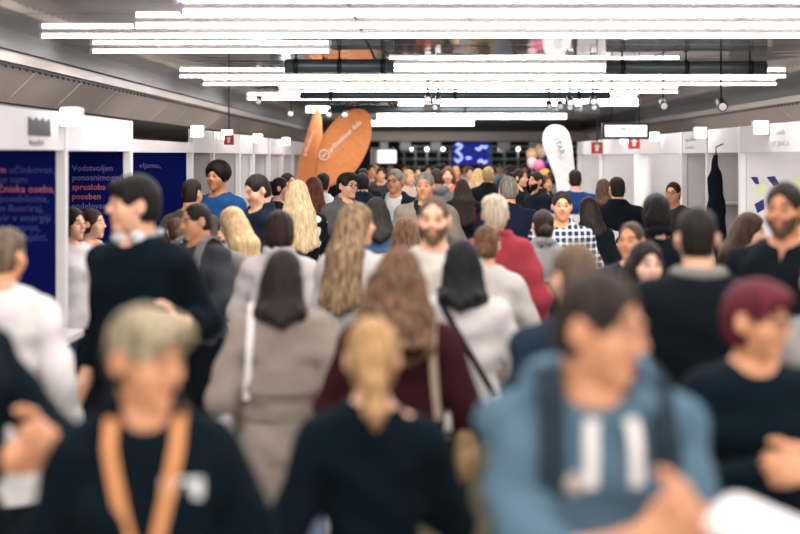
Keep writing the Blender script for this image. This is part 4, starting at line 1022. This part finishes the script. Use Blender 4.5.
# booth staff
person('booth hostess in white blouse with long black hair hanging down her back', 73, 206, 158, 62, 'f', ('long', '0f0c0b', '211a16'), ('blouse', 'c9c4c2'), '1a2030', ('bent', 'slack'), tone='fair')
person('second booth hostess in white blouse with hair tied in a bun', 93, 207, 147, 70, 'f', ('bun', '1f1612', '3c2c22'), ('blouse', 'c7c2c0'), '1a2030', ('hold', 'slack'), tone='fair', yaw=10)
# left middle
I_ = person('man with receding dark hair and grey jacket wearing a backpack', 196, 201, 172, -40, 'm', ('receding', '17110e', '2c221c'), ('jacket', '3a3d42'), '10151b', ('bent', 'slack'), yaw=-22, pitch=10, tone='warm', wide=1.0)
backpack(I_, 'light grey backpack on the man with receding hair', '7d7a76', .9)
J = person('woman with long blonde hair in a white puffy jacket', 232, 206, 160, -120, 'f', ('long', 'a98a5e', 'd2b88c'), ('jacket', 'c4beb9'), '14181e', ('phone', 'bent'), yaw=-5, pitch=14, tone='fair')
person('person with a brown low bun beside the grey jacket man', 176, 216, 140, -160, 'f', ('lowbun', '33241a', '5a4331'), ('sweater', '2a2c31'), '10151b', ('down', 'hold'), tone='fair')
Pm = person('man in navy jacket looking down with short dark hair', 257, 173, 138, -38, 'm', ('short', '15100d', '2b211a'), ('jacket', '101a26'), '0d1218', ('phone', 'hold'), yaw=-22, pitch=18, tone='fair')
person('person with big curly black hair and blue top in the cubicle', 217, 158, 116, -25, 'm', ('afro', '0c0a0a', '191413'), ('tee', '1f4a7c'), '14181e', ('hold', 'down'), tone='tan', hgt=1.86)
person('person with cropped dark hair and brown top in the cubicle', 192, 178, 128, 160, 'm', ('crop', '19120e', '2b2019'), ('sweater', '4e463f'), '14181e', ('down', 'down'), tone='warm')
R_ = person('woman with dark brown bob and white jacket behind the trench coat', 280, 209, 186, 172, 'f', ('bob', '1d1411', '3a271f'), ('jacket', 'c2bcb8'), '22262d', ('bent', 'down'), yaw=6, tone='fair')
Q = person('woman with long straight blonde hair in black and white patterned coat', 298, 179, 128, 200, 'f', ('long', 'a98c66', 'd4bd97'), ('coat', '0e1318'), '0e1318', ('bent', 'hold'), kind='floral', col2='d6d2cd', yaw=-20, tone='fair')
person('woman with reddish brown hair in black coat near the orange flags', 314, 176, 108, 170, 'f', ('long', '3d2015', '6d3a25'), ('coat', '10151a'), '10151a', ('hold', 'down'), tone='fair')
person('dark-haired man in white shirt in front of the orange flags', 323, 172, 96, 175, 'm', ('crop', '14100e', '231b17'), ('shirt', 'dcd8d5'), '20242b', ('down', 'down'), tone='tan')
T_ = person('man in grey coat with glasses and dark wavy hair', 347, 172, 112, 48, 'm', ('quiff', '14100e', '2a221d'), ('coat', '5d5b59'), '1a1e24', ('hold', 'down'), yaw=8, glasses=True, tone='fair')
person('short person with dark hair and denim jacket beside the grey coat', 376, 196, 138, 190, 'f', ('mid', '14100e', '2a221d'), ('jacket', '3d5674'), '20242b', ('down', 'hold'), tone='fair', yaw=15)
person('grey-haired man in dark navy blazer over white shirt', 395, 168, 104, -12, 'm', ('short', '6a625a', '8d867e'), ('blazer', '101a24'), '12181f', ('slack', 'down'), yaw=-14, inner='cfcfcf', vw=.22, vz=1.1, glasses=True, tone='warm')
V_ = person('grey-haired man in beige coat over a dark scarf', 425, 171, 121, -8, 'm', ('short', '6b6259', '9a9188'), ('coat', '8e8378'), '1a1e24', ('slack', 'slack'), yaw=-6, inner='1a2128', vw=.22, vz=1.12, tone='warm', wide=1.05)
W_ = person('bearded man in cream sweater walking up the aisle', 434, 194, 215, -2, 'm', ('receding', '4a3a2d', '6d5846'), ('sweater', 'beb7ae'), '2a2d33', ('slack', 'slack'), yaw=-4, beard=('full', '5a4535'), tone='fair', stride=.18, wide=1.05)
Xp = person('woman with long light brown hair and white top, face turned aside', 357, 201, 198, 150, 'f', ('long', '5a4432', 'a98c6c'), ('blouse', 'c4bfbd'), '22262d', ('bent', 'down'), yaw=-28, tone='fair')
person('person with brown mid-length hair between the cream sweater and the long-haired woman', 406, 215, 160, 178, 'f', ('mid', '4a3323', '7a5a41'), ('jacket', '9a8f83'), '22262d', ('bent', 'hold'), tone='fair')
Z_ = person('woman with short ash blonde hair in a coral red coat', 495, 193, 176, 182, 'f', ('pixie', 'a3917a', 'd9cdb8'), ('coat', '9c3a44'), '22262d', ('bent', 'down'), tone='fair', wide=1.12)
AA = person('woman with brown bun in a chunky white knit sweater', 487, 223, 192, 168, 'f', ('lowbun', '4a3020', '7c5a40'), ('sweater', 'c2bdb8'), '2b2d33', ('hold', 'bent'), kind='knit', tone='fair', wide=1.06)
person('grey-haired man in navy suit jacket, seen from behind', 508, 175, 124, 184, 'm', ('short', '5c554e', '8a827a'), ('blazer', '10192a'), '12161d', ('down', 'hold'), tone='warm', wide=1.08)
AC = person('woman with dark bun in a grey jacket with pale band', 543, 208, 158, 186, 'f', ('lowbun', '1d1512', '37281f'), ('jacket', '8a8a8a'), '14181f', ('bent', 'down'), tone='fair', kind='band', col2='14181f')
AD = person('dark-haired man in a blue and white checked shirt', 562, 190, 138, 2, 'm', ('short', '14100d', '2a211b'), ('shirt', '1c2a48'), '1a1e26', ('slack', 'slack'), kind='plaid', col2='e2e0de', yaw=-4, tone='warm', wide=1.04)
person('man in blue and white sweater, seen from behind near the white flag', 575, 169, 88, 182, 'm', ('crop', '1d1511', '33261e'), ('sweater', '1e3d72'), '1a1e26', ('bent', 'bent'), kind='band', col2='dddcda', tone='fair', wide=1.1)
AF = person('man in black jacket with white print, seen from behind', 617, 176, 110, 186, 'm', ('crop', '17110e', '2b211b'), ('jacket', '0d1319'), '0d1218', ('down', 'hold'), tone='fair', wide=1.08)
p = AF.front(.06, 1.12, AF.off+.004, True); box('back_print', (-.035, -.003, -.14), (.035, .003, .14), plain('d8d8d6', .6), AF.root, .001, p)
person('woman with dark hair in black jacket next to the checked shirt', 588, 196, 124, 200, 'f', ('mid', '14100f', '2a201b'), ('jacket', '0f151b'), '0d1218', ('hold', 'down'), tone='fair')
AH = person('person with short brown hair in dark blue sweater behind the hoodie man', 574, 241, 318, 200, 'm', ('short_a', '4a392c', '75604e'), ('sweater', '1b2a38'), '22262d', ('down', 'down'), yaw=6, tone='fair', hgt=1.64)
person('balding man in dark sweater turned towards the aisle', 631, 220, 188, -30, 'm', ('receding', '3d2f26', '5e4b3d'), ('sweater', '20242a'), '14181f', ('hold', 'down'), tone='warm')
AI = person('pale woman with dark parted hair in grey top', 646, 239, 228, 8, 'f', ('mid_front', '15100f', '2a201c'), ('sweater', '3b3d42'), '14181f', ('hold', 'hold'), yaw=6, pitch=4, tone='pale')
AJ = person('man with short dark hair in black jacket with grey collar, seen from behind', 697, 205, 272, 180, 'm', ('crop', '120e0c', '241b16'), ('jacket', '0a1118'), '0c1117', ('slack', 'bent'), tone='fair', wide=1.12, yaw=-6, collar=.0, amp=.003)
pts = [AJ.T(math.sin(a)*.082, .012-math.cos(a)*.078, 1.478) for a in np.linspace(.5, 2*math.pi-.5, 13)]; link('collar', tubemesh([Vector([float(q) for q in p]) for p in pts], .026, 8), cloth('77746f'), AJ.root)
person('woman with thick black hair behind the grey-collared man', 656, 192, 172, 184, 'f', ('bob', '0e0c0d', '1c191a'), ('jacket', '10161c'), '0d1218', ('down', 'hold'), tone='fair')
person('person with glasses looking over the black-haired woman', 673, 181, 103, -30, 'm', ('short', '1a1310', '31251e'), ('sweater', '2d2b2a'), '14181f', ('hold', 'down'), glasses=True, tone='warm')
AM = person('woman with brown hair in cream blouse turned to the booth with the arrow emblem', 750, 211, 172, 74, 'f', ('mid', '2a1d16', '4d382b'), ('blouse', 'd8cfc4'), '22262d', ('hold', 'bent'), pitch=12, tone='fair')
AN = person('bearded man in black v-neck shirt facing the aisle', 784, 180, 236, -24, 'm', ('short_a', '17110e', '33271f'), ('tee', '0b1117'), '0d1218', ('slack', 'slack'), yaw=-8, beard=('stubble', '4a3528'), tone='tan', vw=.3, vz=1.385, wide=1.08)
AO = person('person in light grey shirt close beside the woman with burgundy hair', 830, 236, 330, -60, 'm', ('short', '1d1613'), ('shirt', '8f8b88'), '15191f', ('bent', 'bent'), tone='warm')
# --- the distance
person('woman in coral top far down the aisle', 448, 166, 74, -6, 'f', ('mid', '4a3023', '7a5540'), ('sweater', 'd0614a'), '22262d', ('slack', 'down'), tone='fair')
Qb = person('woman with long dark hair in black carrying a rust handbag', 462, 178, 88, 186, 'f', ('long', '1d1411', '382820'), ('coat', '0f151a'), '14181f', ('down', 'hold'), tone='fair')
shoulder_bag(Qb, 'rust brown handbag on the woman with long dark hair', -1, '7a3320', '5c2a1c', (.13, .05, .13), .95, 'handbag')
person('woman in black handing over white sheets by the balloons', 520, 168, 80, 70, 'f', ('bun', '1a1210', '33261e'), ('blazer', '0e141a'), '0f141a', ('reach', 'hold'), tone='fair')
person('man with dark beard facing the woman with white sheets', 536, 171, 84, -60, 'm', ('short', '14100d', '2a211b'), ('jacket', '11161c'), '0f141a', ('hold', 'down'), beard=('full', '17110e'), tone='warm')
far = [  # label, px, top, k, facing, sex, hair, top, colour
 ('man in black coat near the white kiosk', 363, 168, 78, 170, 'm', ('crop', '15110f'), 'coat', '10151a'),
 ('man in brown jacket near the white kiosk', 371, 164, 60, 20, 'm', ('short', '2a1d15'), 'jacket', '5b4535'),
 ('woman with blonde bob in pale jacket beyond the navy blazer', 409, 169, 70, 30, 'f', ('bob', 'a08458', 'c9ae80'), 'jacket', 'b7aba0'),
 ('man in charcoal sweater beyond the navy blazer', 381, 167, 64, 0, 'm', ('short', '1f1713'), 'sweater', '2c3036'),
 ('dark-haired woman in teal top far down the aisle', 417, 166, 60, 15, 'f', ('long', '1c1411', '3a2a20'), 'blouse', '2b4a52'),
 ('man in tan jacket with dark hair far down the aisle', 438, 164, 56, 175, 'm', ('crop', '1c1511'), 'jacket', '8c7354'),
 ('woman in cream coat with dark bun far down the aisle', 470, 166, 62, 0, 'f', ('bun', '1c1411'), 'coat', 'cfc5b8'),
 ('blonde woman in black sweater below the blue screen', 478, 168, 70, 185, 'f', ('long', 'a98b5a', 'd8be8c'), 'sweater', '0f151a'),
 ('blond man in black coat below the blue screen', 488, 166, 76, 188, 'm', ('short', '8d7450', 'b89c70'), 'coat', '0f151b'),
 ('man with shaved head in grey shirt below the blue screen', 456, 165, 58, 0, 'm', None, 'shirt', '6f7276'),
 ('woman in red cardigan deep in the crowd', 428, 165, 50, 10, 'f', ('bob', '241812'), 'sweater', '8e2c2c'),
 ('man in white shirt deep in the crowd', 466, 163, 48, 5, 'm', ('short', '1c1511'), 'shirt', 'd5d2cf'),
 ('man in navy sweater deep in the crowd', 443, 163, 46, 170, 'm', ('short', '2a1f18'), 'sweater', '182338'),
 ('woman in black dress jacket deep in the crowd', 405, 164, 48, 0, 'f', ('long', '231813', '4a3426'), 'blazer', '0f151a'),
 ('woman in mustard sweater deep in the crowd', 484, 164, 50, 180, 'f', ('mid', '2c1e16'), 'sweater', 'a8823a'),
 ('man in dark green jacket by the balloons', 511, 164, 58, 175, 'm', ('short', '1a1310'), 'jacket', '1e2b26'),
 ('woman in grey coat by the balloons', 552, 170, 66, 160, 'f', ('bob', '1c1411'), 'coat', '5e6062'),
 ('woman with auburn hair in black jacket by the balloons', 546, 174, 78, 30, 'f', ('mid', '4f2617', '7d432b'), 'jacket', '13191f'),
 ('man in light blue shirt before the pipe rack', 500, 163, 46, 0, 'm', ('short', '15110f'), 'shirt', '8fa3bd'),
 ('man in black sweater before the pipe rack', 525, 163, 48, 10, 'm', ('crop', '15110f'), 'sweater', '0d1319'),
 ('man in dark suit before the kiosk', 390, 163, 47, 0, 'm', ('short', '2b211a'), 'blazer', '141a22'),
 ('woman in white blouse before the kiosk', 376, 165, 52, 190, 'f', ('long', '6b4f36', '94745a'), 'blouse', 'd0ccc8'),
 ('woman with brown hair behind the man in black jacket', 603, 178, 92, 190, 'f', ('mid', '3a281d', '5e4433'), 'jacket', '2a2d31'),
 ('man in grey hoodie beside the coral top', 436, 168, 81, 195, 'm', ('short', '2a1f18', '46362b'), 'hoodie', '6b6c6f'),
 ('man in dark blue coat in front of the kiosk', 362, 172, 92, 200, 'm', ('short', '1a1411'), 'coat', '141c28'),
 ('man in maroon sweater by the leaf-print booth', 288, 172, 84, 60, 'm', ('short', '1a1411'), 'sweater', '4a1f22'),
 ('woman in black top by the leaf-print booth', 281, 176, 100, 90, 'f', ('bun', '1a1411'), 'sweater', '10161b'),
]
for i, (lab, px, tp, k_, th, sx, hr, ty, tc_) in enumerate(far):
    ar = (('down', 'hold'), ('slack', 'down'), ('bent', 'down'))[i % 3]
    person(lab, px, tp, k_, th, sx, hr, (ty, tc_), ('14181f', '22262d', '2b3442')[i % 3], ar, tone=('fair', 'warm')[i % 2], group=None)
